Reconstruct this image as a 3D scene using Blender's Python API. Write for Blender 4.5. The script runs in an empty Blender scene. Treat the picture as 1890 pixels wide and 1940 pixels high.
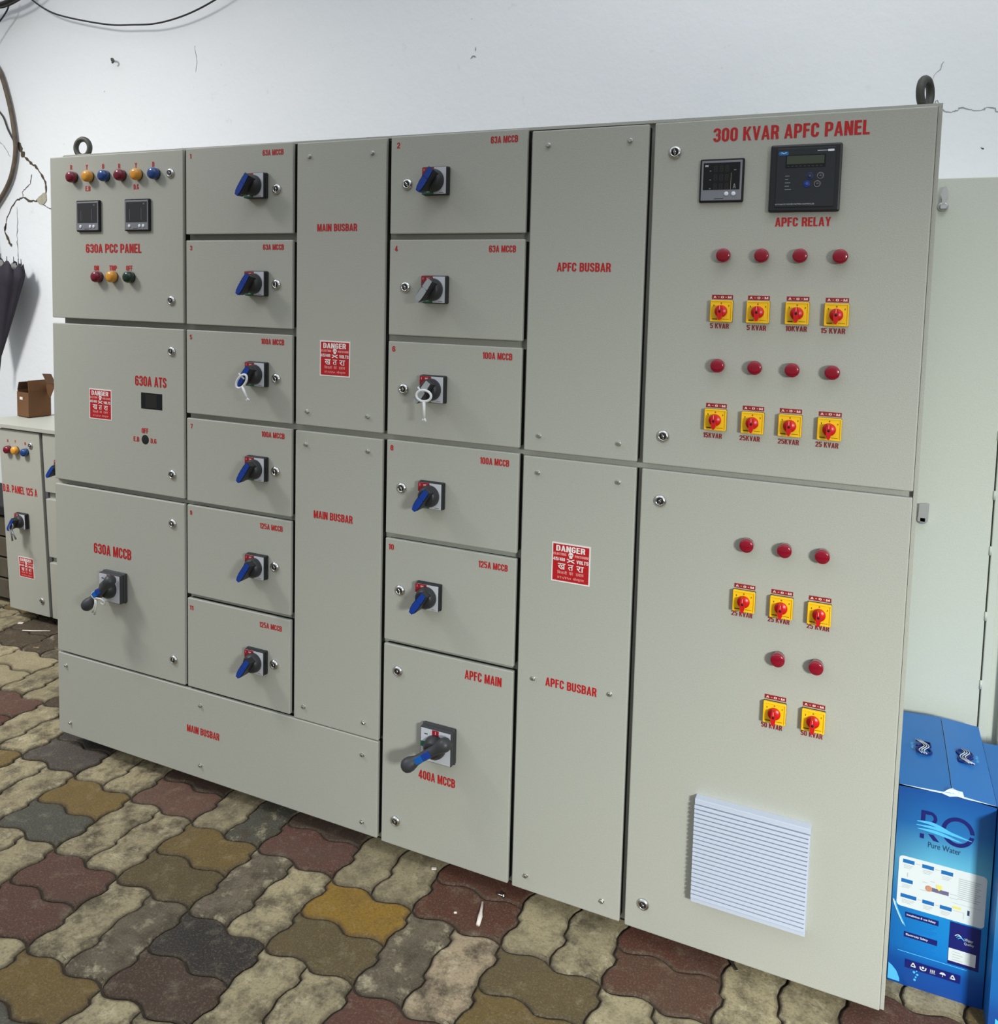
import bpy, bmesh, math, random
from mathutils import Vector, Matrix
random.seed(7)
PI = math.pi
scene = bpy.context.scene
COL = scene.collection

# ------------------------------------------------------------------ camera
cam_d = bpy.data.cameras.new('camera')
cam = bpy.data.objects.new('camera', cam_d)
COL.objects.link(cam)
yaw, pitch, roll = math.radians(-24.99680), math.radians(-4.59963), math.radians(1.32578)
fwd = Vector((math.sin(yaw) * math.cos(pitch), math.cos(yaw) * math.cos(pitch), math.sin(pitch)))
rgt = Vector((math.cos(yaw), -math.sin(yaw), 0))
up = rgt.cross(fwd)
r2 = math.cos(roll) * rgt + math.sin(roll) * up
u2 = -math.sin(roll) * rgt + math.cos(roll) * up
M = Matrix((r2, u2, -fwd)).transposed().to_4x4()
M.translation = Vector((2.02283, -1.99503, 1.60948))
cam.matrix_world = M
cam_d.sensor_fit = 'HORIZONTAL'
cam_d.sensor_width = 36.0
cam_d.lens = 36.0 * 1621.307 / 1890.0
cam_d.shift_x = (945.0 - 902.261) / 1890.0
cam_d.shift_y = (681.742 - 970.0) / 1890.0
cam_d.clip_start = 0.02
scene.camera = cam

# ------------------------------------------------------------------ light
scene.view_settings.view_transform = 'Standard'
scene.view_settings.look = 'None'
scene.view_settings.gamma = 1.0
scene.view_settings.use_curve_mapping = False
scene.view_settings.exposure = -0.9

world = bpy.data.worlds.new('open_sky')
scene.world = world
world.use_nodes = True
wn = world.node_tree
bg = wn.nodes['Background']
bg.inputs['Strength'].default_value = 2.45
_tc = wn.nodes.new('ShaderNodeTexCoord')
_sp = wn.nodes.new('ShaderNodeSeparateXYZ')
wn.links.new(_tc.outputs['Generated'], _sp.inputs[0])
_rp = wn.nodes.new('ShaderNodeValToRGB')        # overcast sky above, the dimmer surroundings of the yard below
_e = _rp.color_ramp.elements
_e[0].position, _e[0].color = 0.0, (.16, .16, .15, 1)
_e[1].position, _e[1].color = 0.62, (.66, .72, .80, 1)
_x = _e.new(0.22)
_x.color = (.24, .245, .245, 1)
wn.links.new(_sp.outputs['Z'], _rp.inputs['Fac'])
wn.links.new(_rp.outputs['Color'], bg.inputs['Color'])


def area_light(name, loc, target, sx, sy, power, color):
    d = bpy.data.lights.new(name, 'AREA')
    d.shape = 'RECTANGLE'
    d.size, d.size_y = sx, sy
    d.energy = power
    d.color = color
    o = bpy.data.objects.new(name, d)
    COL.objects.link(o)
    o.location = loc
    o.rotation_euler = (Vector(target) - Vector(loc)).to_track_quat('-Z', 'Y').to_euler()
    return o


# daylight entering from the two open sides of the yard
R_L = area_light('daylight_right', (3.9, -2.85, 1.75), (2.25, 0, -0.3), 0.5, 0.42, 60, (0.95, 1.0, 0.975))
R_L.data.spread = math.radians(76)
L_L = area_light('daylight_left', (-1.9, -1.5, 3.6), (-1.5, 0.6, 1.0), 0.7, 0.6, 56, (1.0, 0.985, 0.95))
L_L.data.spread = math.radians(92)
T_L = area_light('upper_wall_fill', (2.6, -1.5, 4.8), (1.9, 1.15, 3.2), 2.4, 0.8, 27, (0.97, 0.99, 1.0))  # added fill lamp that brightens the upper wall, not a known source
T_L.data.spread = math.radians(78)


# ------------------------------------------------------------------ materials
def lin(c):
    c = c / 255.0
    return c / 12.92 if c <= 0.04045 else ((c + 0.055) / 1.055) ** 2.4


def rgb(r, g, b):
    return (lin(r), lin(g), lin(b), 1.0)


MATS = {}


def mat(name, col, rough=0.5, metal=0.0, bump=0.0, bscale=300.0, var=0.0, vscale=6.0, spec=0.5, coat=0.0):
    m = bpy.data.materials.new(name)
    m.use_nodes = True
    nt = m.node_tree
    b = nt.nodes['Principled BSDF']
    b.inputs['Base Color'].default_value = col
    b.inputs['Roughness'].default_value = rough
    b.inputs['Metallic'].default_value = metal
    b.inputs['Specular IOR Level'].default_value = spec
    b.inputs['Coat Weight'].default_value = coat
    tc = nt.nodes.new('ShaderNodeTexCoord')
    if var > 0:
        n = nt.nodes.new('ShaderNodeTexNoise')
        n.inputs['Scale'].default_value = vscale
        n.inputs['Detail'].default_value = 5
        nt.links.new(tc.outputs['Object'], n.inputs['Vector'])
        mx = nt.nodes.new('ShaderNodeMix')
        mx.data_type = 'RGBA'
        mx.inputs['A'].default_value = [max(0, c * (1 - var)) for c in col[:3]] + [1]
        mx.inputs['B'].default_value = [min(1, c * (1 + var)) for c in col[:3]] + [1]
        nt.links.new(n.outputs['Fac'], mx.inputs['Factor'])
        nt.links.new(mx.outputs['Result'], b.inputs['Base Color'])
    if bump > 0:
        n = nt.nodes.new('ShaderNodeTexNoise')
        n.inputs['Scale'].default_value = bscale
        n.inputs['Detail'].default_value = 3
        nt.links.new(tc.outputs['Object'], n.inputs['Vector'])
        bp = nt.nodes.new('ShaderNodeBump')
        bp.inputs['Strength'].default_value = bump
        bp.inputs['Distance'].default_value = 0.002
        nt.links.new(n.outputs['Fac'], bp.inputs['Height'])
        nt.links.new(bp.outputs['Normal'], b.inputs['Normal'])
    MATS[name] = m
    return m


PAINT = mat('pebble_grey_powder_coat', rgb(176, 176, 165), 0.48, bump=0.25, bscale=380, var=0.09, vscale=260)
CABPAINT = mat('pale_cabinet_paint', rgb(200, 204, 192), 0.5, bump=0.2, bscale=380, var=0.05, vscale=260)
PARTS_GAP_BLACK = mat('black_parts_and_gap_shade', rgb(24, 23, 20), 0.8)  # black of small parts, also the shade painted into the door gaps
RED_INK = mat('red_vinyl', rgb(188, 22, 26), 0.5)
DARKRED_INK = mat('dark_red_vinyl', rgb(140, 26, 30), 0.5)
WHITE_INK = mat('white_vinyl', rgb(238, 232, 228), 0.5)
LEGEND_INK = mat('legend_print', rgb(226, 196, 190), 0.5)
PINK_INK = mat('pale_pink_print', rgb(240, 170, 165), 0.5)
SIGN_RED = mat('danger_sign_red', rgb(186, 26, 32), 0.45)
CHROME = mat('chrome', rgb(215, 215, 212), 0.22, metal=1.0)
LATCHM = mat('plated_latch', rgb(206, 208, 208), 0.34, metal=0.8)
STEEL = mat('zinc_steel', rgb(196, 196, 188), 0.38, metal=1.0, var=0.12, vscale=60)
DARKSTEEL = mat('dull_forged_steel', rgb(86, 86, 81), 0.6, metal=0.5, var=0.25, vscale=80)
BLACK = mat('black_plastic', rgb(30, 31, 34), 0.42)
CHAR = mat('charcoal_plastic', rgb(54, 55, 58), 0.45)
KNOBC = mat('dark_knob_plastic', rgb(44, 45, 48), 0.45)
GREYP = mat('grey_plastic', rgb(92, 93, 96), 0.5)
ALU = mat('brushed_label_plate', rgb(198, 200, 206), 0.4)
BLUEP = mat('blue_plastic', rgb(24, 62, 150), 0.35)
SILVERP = mat('silver_grip_plastic', rgb(165, 168, 170), 0.4)
GREEN = mat('green_print', rgb(40, 110, 84), 0.5)
CRIMSON = mat('crimson_print', rgb(150, 24, 40), 0.5)
YELLOW = mat('yellow_plastic', rgb(246, 198, 20), 0.4)
REDP = mat('red_plastic', rgb(206, 22, 26), 0.35)
L_CRIM = mat('deep_crimson_lamp_lens', rgb(118, 14, 42), 0.2, coat=0.4)
L_RED = mat('red_lamp_lens', rgb(140, 8, 36), 0.18, coat=0.5)
L_AMB = mat('amber_lamp_lens', rgb(226, 156, 50), 0.2, coat=0.5)
L_BLU = mat('blue_lamp_lens', rgb(22, 66, 130), 0.2, coat=0.5)
L_GRN = mat('green_lamp_lens', rgb(10, 46, 32), 0.2, coat=0.5)
SCREEN = mat('dark_display_glass', rgb(20, 22, 26), 0.12)
SCREEN_REFL = mat('display_glass_with_reflection', rgb(58, 58, 60), 0.15)  # a grey reflection is put into this glass colour
LCD = mat('lcd_glass', rgb(70, 78, 66), 0.15)
SEG = mat('unlit_segments', rgb(40, 37, 37), 0.3)
METERGREY = mat('meter_face_grey', rgb(128, 129, 136), 0.5)
RELAYF = mat('relay_face', rgb(38, 41, 46), 0.4)
WHITEP = mat('white_plastic', rgb(228, 232, 240), 0.4)
VENTW = mat('vent_white_plastic', rgb(190, 197, 212), 0.45)
KEYW = mat('white_key_plastic', rgb(226, 228, 228), 0.4)
STRING = mat('white_cord', rgb(205, 203, 196), 0.8, bump=0.4, bscale=900)
GREYKEY = mat('grey_key_metal', rgb(120, 124, 126), 0.45, metal=0.5)
CARD = mat('brown_cardboard', rgb(106, 72, 42), 0.85, bump=0.15, bscale=200, var=0.12, vscale=25)
CARDIN = mat('cardboard_inside', rgb(84, 58, 36), 0.9, var=0.12, vscale=25)
UMB = mat('dark_umbrella_cloth', rgb(46, 42, 52), 0.75, var=0.3, vscale=30)
UMBG = mat('grey_umbrella_lining', rgb(120, 118, 116), 0.7)
CABLE = mat('black_cable', rgb(44, 40, 40), 0.6)
ROPE = mat('brown_frayed_cable', rgb(98, 86, 74), 0.8, bump=0.5, bscale=120, var=0.55, vscale=28)
WOODD = mat('dark_weathered_wood', rgb(84, 76, 62), 0.9, bump=0.5, bscale=40, var=0.45, vscale=9)
CRACK = mat('crack_grime', rgb(78, 70, 56), 0.95, var=0.3, vscale=60)
FINECRACK = mat('hairline_crack', rgb(150, 150, 150), 0.95)
PLASTER = mat('exposed_plaster', rgb(168, 164, 146), 0.95, bump=0.6, bscale=150, var=0.3, vscale=60)
CHIP = mat('white_chip', rgb(226, 214, 204), 0.6)
C_SKY = mat('carton_sky_blue', rgb(24, 112, 186), 0.42, var=0.06, vscale=14)
C_NAVY = mat('carton_navy_print', rgb(14, 22, 104), 0.45)
C_MID = mat('carton_mid_blue_print', rgb(20, 104, 172), 0.45)
C_LIGHT = mat('carton_light_blue_print', rgb(84, 186, 236), 0.45)
C_WHITE = mat('carton_white_print', rgb(214, 220, 220), 0.45)
C_GREY = mat('carton_grey_text', rgb(176, 182, 184), 0.5)
C_BLUETXT = mat('carton_blue_text', rgb(10, 112, 188), 0.5)
C_PURPLE = mat('carton_purple_print', rgb(104, 98, 132), 0.5)
C_COPPER = mat('carton_copper_print', rgb(196, 140, 112), 0.5)
C_YEL = mat('carton_yellow_print', rgb(226, 214, 110), 0.5)
C_TORN = mat('torn_paper_edge', rgb(206, 220, 228), 0.8)
C_INK = mat('carton_dark_ink', rgb(26, 60, 92), 0.5)


def carton_face_mat():
    # printed artwork: royal blue at the top running to pale aqua, then azure and deep blue at the foot
    m = bpy.data.materials.new('carton_printed_face')
    m.use_nodes = True
    nt = m.node_tree
    b = nt.nodes['Principled BSDF']
    b.inputs['Roughness'].default_value = 0.4
    tc = nt.nodes.new('ShaderNodeTexCoord')
    sp = nt.nodes.new('ShaderNodeSeparateXYZ')
    nt.links.new(tc.outputs['Object'], sp.inputs[0])
    mr = nt.nodes.new('ShaderNodeMapRange')
    mr.inputs['From Min'].default_value = 0.0
    mr.inputs['From Max'].default_value = 0.49
    nt.links.new(sp.outputs['Z'], mr.inputs['Value'])
    rp = nt.nodes.new('ShaderNodeValToRGB')
    e = rp.color_ramp.elements
    e[0].position, e[0].color = 0.0, rgb(10, 66, 146)
    e[1].position, e[1].color = 1.0, rgb(14, 76, 150)
    for p, c in ((0.12, rgb(10, 78, 160)), (0.2, rgb(10, 120, 196)), (0.4, rgb(14, 130, 200)), (0.64, rgb(96, 178, 206)), (0.82, rgb(30, 108, 172))):
        x = e.new(p)
        x.color = c
    nt.links.new(mr.outputs['Result'], rp.inputs['Fac'])
    # the artwork is darker towards its left border
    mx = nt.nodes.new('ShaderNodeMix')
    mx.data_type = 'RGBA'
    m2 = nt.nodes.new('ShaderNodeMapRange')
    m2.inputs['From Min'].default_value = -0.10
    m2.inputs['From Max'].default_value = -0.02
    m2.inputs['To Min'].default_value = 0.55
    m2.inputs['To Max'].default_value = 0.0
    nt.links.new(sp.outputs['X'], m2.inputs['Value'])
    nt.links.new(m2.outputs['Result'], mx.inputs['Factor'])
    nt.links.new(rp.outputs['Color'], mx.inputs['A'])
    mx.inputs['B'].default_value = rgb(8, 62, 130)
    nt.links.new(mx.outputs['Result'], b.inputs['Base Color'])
    return m


C_FACE = carton_face_mat()


def wall_mat():
    m = bpy.data.materials.new('old_white_paint')
    m.use_nodes = True
    nt = m.node_tree
    b = nt.nodes['Principled BSDF']
    b.inputs['Roughness'].default_value = 0.75
    tc = nt.nodes.new('ShaderNodeTexCoord')

    def noise(scale, detail, rough=0.5):
        n = nt.nodes.new('ShaderNodeTexNoise')
        n.inputs['Scale'].default_value = scale
        n.inputs['Detail'].default_value = detail
        n.inputs['Roughness'].default_value = rough
        nt.links.new(tc.outputs['Object'], n.inputs['Vector'])
        return n

    def mixc(fac, a, bb):
        x = nt.nodes.new('ShaderNodeMix')
        x.data_type = 'RGBA'
        nt.links.new(fac, x.inputs['Factor'])
        for s, v in (('A', a), ('B', bb)):
            if isinstance(v, tuple):
                x.inputs[s].default_value = v
            else:
                nt.links.new(v, x.inputs[s])
        return x.outputs['Result']

    def ramp(sock, p0, p1):
        r = nt.nodes.new('ShaderNodeMapRange')
        r.inputs['From Min'].default_value = p0
        r.inputs['From Max'].default_value = p1
        nt.links.new(sock, r.inputs['Value'])
        return r.outputs['Result']

    c = mixc(noise(2.2, 4).outputs['Fac'], rgb(228, 231, 234), rgb(236, 238, 240))
    c = mixc(ramp(noise(9, 6, 0.65).outputs['Fac'], 0.66, 0.95), c, rgb(186, 188, 184))
    c = mixc(ramp(noise(55, 3).outputs['Fac'], 0.74, 0.86), c, rgb(160, 160, 156))
    nt.links.new(c, b.inputs['Base Color'])
    bp = nt.nodes.new('ShaderNodeBump')
    bp.inputs['Strength'].default_value = 0.25
    bp.inputs['Distance'].default_value = 0.006
    nt.links.new(noise(24, 6, 0.6).outputs['Fac'], bp.inputs['Height'])
    nt.links.new(bp.outputs['Normal'], b.inputs['Normal'])
    return m


WALL = wall_mat()


def paver_mat():
    m = bpy.data.materials.new('cement_pavers')
    m.use_nodes = True
    nt = m.node_tree
    b = nt.nodes['Principled BSDF']
    b.inputs['Roughness'].default_value = 0.82
    b.inputs['Specular IOR Level'].default_value = 0.3
    tc = nt.nodes.new('ShaderNodeTexCoord')
    at = nt.nodes.new('ShaderNodeAttribute')
    at.attribute_name = 'paver'

    def noise(scale, detail, rough=0.5):
        n = nt.nodes.new('ShaderNodeTexNoise')
        n.inputs['Scale'].default_value = scale
        n.inputs['Detail'].default_value = detail
        n.inputs['Roughness'].default_value = rough
        nt.links.new(tc.outputs['Object'], n.inputs['Vector'])
        return n.outputs['Fac']

    def rng(s, a, c, t0=0.0, t1=1.0):
        r = nt.nodes.new('ShaderNodeMapRange')
        for k, v in (('From Min', a), ('From Max', c), ('To Min', t0), ('To Max', t1)):
            r.inputs[k].default_value = v
        nt.links.new(s, r.inputs['Value'])
        return r.outputs['Result']

    def mul(s, t):
        x = nt.nodes.new('ShaderNodeMath')
        x.operation = 'MULTIPLY'
        nt.links.new(s, x.inputs[0])
        nt.links.new(t, x.inputs[1])
        return x.outputs[0]

    def mixc(fac, a, bb):
        x = nt.nodes.new('ShaderNodeMix')
        x.data_type = 'RGBA'
        nt.links.new(fac, x.inputs['Factor'])
        for s, v in (('A', a), ('B', bb)):
            if isinstance(v, tuple):
                x.inputs[s].default_value = v
            else:
                nt.links.new(v, x.inputs[s])
        return x.outputs['Result']

    grime = mul(rng(noise(13, 9, 0.72), 0.45, 0.62), at.outputs['Alpha'])
    c = mixc(grime, at.outputs['Color'], rgb(72, 63, 50))
    pale = mul(rng(noise(19, 8, 0.7), 0.54, 0.72, 0, 0.8), at.outputs['Alpha'])
    c = mixc(pale, c, rgb(206, 194, 160))
    c = mixc(rng(noise(150, 5, 0.7), 0.48, 0.75, 0, 0.6), c, rgb(62, 55, 46))
    c = mixc(rng(noise(210, 4, 0.7), 0.52, 0.8, 0, 0.35), c, rgb(180, 168, 140))
    c = mixc(rng(noise(5, 3), 0.5, 0.8, 0, 0.35), c, rgb(86, 78, 68))
    nt.links.new(c, b.inputs['Base Color'])
    bp = nt.nodes.new('ShaderNodeBump')
    bp.inputs['Strength'].default_value = 0.5
    bp.inputs['Distance'].default_value = 0.004
    nt.links.new(noise(70, 8, 0.65), bp.inputs['Height'])
    nt.links.new(bp.outputs['Normal'], b.inputs['Normal'])
    return m


PAVER = paver_mat()
JOINT = mat('dirt_in_joints', rgb(58, 48, 36), 0.95, bump=0.5, bscale=120, var=0.4, vscale=40)


# ------------------------------------------------------------------ mesh helpers
class MB:
    """collects shapes and links them as ONE mesh object"""

    def __init__(self):
        self.v, self.f, self.mi, self.sm, self.ms = [], [], [], [], []

    def slot(self, m):
        if m not in self.ms:
            self.ms.append(m)
        return self.ms.index(m)

    def add(self, vs, fs, m, smooth=False, xf=None):
        o = len(self.v)
        self.v += [tuple(xf @ Vector(p)) if xf else tuple(p) for p in vs]
        s = self.slot(m)
        for f in fs:
            self.f.append([i + o for i in f])
            self.mi.append(s)
            self.sm.append(smooth)
        return self

    def box(self, x0, x1, y0, y1, z0, z1, m, bev=0.0, seg=2, xf=None, smooth=False):
        bm = bmesh.new()
        bmesh.ops.create_cube(bm, size=1)
        bmesh.ops.scale(bm, vec=(x1 - x0, y1 - y0, z1 - z0), verts=bm.verts)
        bmesh.ops.translate(bm, vec=((x0 + x1) / 2, (y0 + y1) / 2, (z0 + z1) / 2), verts=bm.verts)
        if bev > 0:
            bmesh.ops.bevel(bm, geom=list(bm.edges), offset=bev, segments=seg, affect='EDGES', profile=0.5)
        self.bm(bm, m, smooth, xf)
        return self

    def bm(self, bm, m, smooth=False, xf=None):
        bm.verts.index_update()
        self.add([v.co for v in bm.verts], [[v.index for v in f.verts] for f in bm.faces], m, smooth, xf)
        bm.free()

    def lathe(self, prof, m, seg=24, xf=None, smooth=True, cap=True):
        """prof = (radius, height) pairs; the axis points out of the panel, along -Y"""
        vs, fs = [], []
        n = len(prof)
        for r, h in prof:
            for k in range(seg):
                a = 2 * PI * k / seg
                vs.append((r * math.cos(a), -h, r * math.sin(a)))
        for i in range(n - 1):
            for k in range(seg):
                k2 = (k + 1) % seg
                fs.append([i * seg + k, i * seg + k2, (i + 1) * seg + k2, (i + 1) * seg + k])
        if cap:
            fs.append([(n - 1) * seg + k for k in range(seg)])
            fs.append([k for k in range(seg)][::-1])
        self.add(vs, fs, m, smooth, xf)
        return self

    def tube(self, pts, r, m, seg=8, closed=False, xf=None):
        P = [Vector(p) for p in pts]
        n = len(P)
        rr = r if isinstance(r, (list, tuple)) else [r] * n
        vs, fs = [], []
        prev = None
        for i in range(n):
            if closed:
                t = P[(i + 1) % n] - P[i - 1]
            else:
                t = P[min(i + 1, n - 1)] - P[max(i - 1, 0)]
            t.normalize()
            if prev is None:
                a = Vector((0, 0, 1)) if abs(t.z) < 0.9 else Vector((1, 0, 0))
                nrm = t.cross(a).normalized()
            else:
                nrm = (prev - t * prev.dot(t)).normalized()
            prev = nrm
            b = t.cross(nrm)
            for k in range(seg):
                a = 2 * PI * k / seg
                vs.append(P[i] + rr[i] * (math.cos(a) * nrm + math.sin(a) * b))
        for i in range(n if closed else n - 1):
            j = (i + 1) % n
            for k in range(seg):
                k2 = (k + 1) % seg
                fs.append([i * seg + k, i * seg + k2, j * seg + k2, j * seg + k])
        if not closed:
            fs.append([k for k in range(seg)][::-1])
            fs.append([(n - 1) * seg + k for k in range(seg)])
        self.add(vs, fs, m, True, xf)
        return self

    def prism(self, pts, y0, y1, m, xf=None):
        """outline in x,z extruded from y0 (front) to y1"""
        n = len(pts)
        vs = [(x, y0, z) for x, z in pts] + [(x, y1, z) for x, z in pts]
        fs = [list(range(n)), list(range(n, 2 * n))[::-1]]
        for k in range(n):
            k2 = (k + 1) % n
            fs.append([k, k + n, k2 + n, k2][::-1])
        self.add(vs, fs, m, False, xf)
        return self

    def text(self, s, x, z, w, h, y, m, bold=0.0, space=1.0, flip=0.0, xf=None):
        """letters fitted to a w x h box centred on x,z; printed at depth y"""
        vs, fs = glyphs(s, bold, space)
        X = Matrix.Translation((x, y, z)) @ Matrix.Rotation(flip, 4, 'Y')
        if xf:
            X = xf @ X
        self.add([(p[0] * w, -(p[2] if len(p) > 2 else 0) * 3e-5, p[1] * h) for p in vs], fs, m, False, X)
        return self

    def build(self, name, loc=(0, 0, 0), bevel=None):
        me = bpy.data.meshes.new(name)
        me.from_pydata([tuple(v) for v in self.v], [], self.f)
        for m in self.ms:
            me.materials.append(m)
        me.polygons.foreach_set('material_index', self.mi)
        me.polygons.foreach_set('use_smooth', self.sm)
        me.update()
        o = bpy.data.objects.new(name, me)
        COL.objects.link(o)
        o.location = loc
        return o


GC = {}



# ------------------------------------------------------------------ condensed block lettering
ST = .170   # stroke


def _arc(cx, cy, rx, ry, a0, a1, n=7):
    return [(cx + rx * math.cos(math.radians(a0 + (a1 - a0) * k / n)), cy + ry * math.sin(math.radians(a0 + (a1 - a0) * k / n))) for k in range(n + 1)]


_W, _h = .46, ST / 2
_l, _r, _b, _t = _h, _W - _h, _h * .9, 1 - _h * .9
_c = _W / 2
_rx, _ry = _c - _h, .17
_O = _arc(_c, _t - _ry, _rx, _ry, 0, 180) + _arc(_c, _b + _ry, _rx, _ry, 180, 360)
FONT = {
    'O': (_W, [('c', _O)]), '0': (_W, [('c', _O)]),
    'C': (_W, [('s', [(_r, .66)] + _arc(_c, _t - _ry, _rx, _ry, 0, 180) + _arc(_c, _b + _ry, _rx, _ry, 180, 360) + [(_r, .34)])]),
    'G': (_W, [('s', [(_r, .68)] + _arc(_c, _t - _ry, _rx, _ry, 0, 180) + _arc(_c, _b + _ry, _rx, _ry, 180, 360) + [(_r, .46), (_c - .02, .46)])]),
    'U': (_W, [('s', [(_l, 1)] + _arc(_c, _b + _ry, _rx, _ry, 180, 360) + [(_r, 1)])]),
    'D': (_W, [('s', [(_l, 0), (_l, 1)]), ('s', [(_l, _t), (_c - .05, _t)] + _arc(_c - .05, _t - .2, _r - _c + .05, .2, 90, 0)[1:] + _arc(_c - .05, _b + .2, _r - _c + .05, .2, 0, -90) + [(_l, _b)])]),
    'P': (_W, [('s', [(_l, 0), (_l, 1)]), ('s', [(_l, _t), (_c - .02, _t)] + _arc(_c - .02, _t - .13, _r - _c + .02, .13, 90, 0)[1:] + _arc(_c - .02, .56, _r - _c + .02, .13, 0, -90) + [(_l, .43)])]),
    'R': (_W, [('s', [(_l, 0), (_l, 1)]), ('s', [(_l, _t), (_c - .02, _t)] + _arc(_c - .02, _t - .12, _r - _c + .02, .12, 90, 0)[1:] + _arc(_c - .02, .60, _r - _c + .02, .12, 0, -90) + [(_l, .48)]), ('s', [(_c, .48), (_r - .03, .36), (_r, .12), (_r + .02, 0)])]),
    'B': (_W, [('s', [(_l, 0), (_l, 1)]), ('s', [(_l, _t), (_c - .02, _t)] + _arc(_c - .02, _t - .12, _r - _c + .01, .12, 90, 0)[1:] + _arc(_c - .02, .65, _r - _c + .01, .12, 0, -90) + [(_l, .53)]),
                  ('s', [(_l, .53), (_c - .02, .53)] + _arc(_c - .02, .40, _r - _c + .02, .13, 90, 0)[1:] + _arc(_c - .02, _b + .13, _r - _c + .02, .13, 0, -90) + [(_l, _b)])]),
    'E': (.40, [('s', [(_l, 0), (_l, 1)]), ('s', [(_l, _t), (.40, _t)]), ('s', [(_l, .52), (.37, .52)]), ('s', [(_l, _b), (.40, _b)])]),
    'F': (.39, [('s', [(_l, 0), (_l, 1)]), ('s', [(_l, _t), (.39, _t)]), ('s', [(_l, .52), (.36, .52)])]),
    'L': (.38, [('s', [(_l, 1), (_l, 0)]), ('s', [(_l, _b), (.38, _b)])]),
    'I': (ST, [('s', [(_l, 0), (_l, 1)])]),
    'T': (.42, [('s', [(0, _t), (.42, _t)]), ('s', [(.21, 0), (.21, 1)])]),
    'A': (.50, [('p', [(0, 0), (.15, 0), (.31, 1), (.17, 1)]), ('p', [(.50, 0), (.35, 0), (.19, 1), (.33, 1)]), ('p', [(.12, .20), (.38, .20), (.36, .32), (.14, .32)])]),
    'V': (.48, [('p', [(0, 1), (.15, 1), (.30, 0), (.17, 0)]), ('p', [(.48, 1), (.33, 1), (.18, 0), (.31, 0)])]),
    'Y': (.48, [('p', [(0, 1), (.16, 1), (.30, .40), (.18, .40)]), ('p', [(.48, 1), (.32, 1), (.18, .40), (.30, .40)]), ('s', [(.24, 0), (.24, .45)])]),
    'M': (.62, [('s', [(_l, 0), (_l, 1)]), ('s', [(.62 - _h, 0), (.62 - _h, 1)]), ('p', [(.06, 1), (.20, 1), (.365, 0), (.265, 0)]), ('p', [(.56, 1), (.42, 1), (.255, 0), (.355, 0)])]),
    'N': (.49, [('s', [(_l, 0), (_l, 1)]), ('s', [(.49 - _h, 0), (.49 - _h, 1)]), ('p', [(.05, 1), (.19, 1), (.44, 0), (.30, 0)])]),
    'K': (.50, [('s', [(_l, 0), (_l, 1)]), ('p', [(.33, 1), (.49, 1), (.26, .50), (.12, .38), (.12, .52)]), ('p', [(.18, .58), (.29, .62), (.50, 0), (.34, 0)])]),
    'S': (_W, [('s', [(_r, .70)] + _arc(_c, _t - .16, _rx, .16, 0, 180) + [(_l + .01, .66), (_l + .06, .58), (_r - .06, .44), (_r, .34)] + _arc(_c, _b + .16, _rx, .16, 0, -180) + [(_l, .30)])]),
    '1': (.28, [('s', [(.28 - _h, 0), (.28 - _h, 1)]), ('p', [(0, .74), (.15, .74), (.15, .86), (.20, 1), (.13, .90), (0, .86)])]),
    '2': (_W, [('s', [(_l, .68)] + _arc(_c, _t - .16, _rx, .16, 180, 0) + [(_r, .62), (_r - .05, .48), (_l + .05, .22), (_l + .01, _b)]), ('s', [(0, _b), (_W, _b)])]),
    '3': (_W, [('s', [(_l, .72)] + _arc(_c, _t - .14, _rx, .14, 180, 0) + _arc(_c, .66, _rx, .13, 0, -70)), ('s', [(_c - .06, .52), (_c + .02, .52)]), ('s', _arc(_c, .38, _rx, .13, 70, 0) + _arc(_c, _b + .15, _rx, .15, 0, -180) + [(_l, .28)])]),
    '4': (.50, [('s', [(.33, 0), (.33, 1)]), ('p', [(.26, 1), (.40, 1), (.13, .34), (0, .34)]), ('s', [(0, .27), (.50, .27)])]),
    '5': (_W, [('s', [(_W - .02, _t), (_l, _t), (_l, .52)]), ('s', [(_l, .50)] + _arc(_c, .44, _rx, .15, 150, 0) + _arc(_c, _b + .16, _rx, .16, 0, -180) + [(_l, .26)])]),
    '6': (_W, [('s', [(_r, .72)] + _arc(_c, _t - .15, _rx, .15, 0, 180) + [(_l, .3)]), ('c', _arc(_c, .44, _rx, .14, 0, 180) + _arc(_c, _b + .15, _rx, .15, 180, 360))]),
    '7': (.44, [('s', [(0, _t), (.44, _t)]), ('p', [(.29, .95), (.44, .95), (.26, 0), (.11, 0)])]),
    '8': (_W, [('c', _arc(_c, _t - .13, _rx - .01, .13, 0, 180) + _arc(_c, .64, _rx - .01, .12, 180, 360)), ('c', _arc(_c, .39, _rx, .13, 0, 180) + _arc(_c, _b + .15, _rx, .15, 180, 360))]),
    '9': (_W, [('s', [(_l, .28)] + _arc(_c, _b + .15, _rx, .15, 180, 360) + [(_r, .7)]), ('c', _arc(_c, _t - .15, _rx, .15, 0, 180) + _arc(_c, .56, _rx, .14, 180, 360))]),
    '.': (ST, [('p', [(0, 0), (ST, 0), (ST, .16), (0, .16)])]),
    '/': (.30, [('p', [(0, 0), (.13, 0), (.30, 1), (.17, 1)])]),
    '-': (.26, [('p', [(0, .42), (.26, .42), (.26, .56), (0, .56)])]),
    ' ': (.20, []),
}


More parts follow.
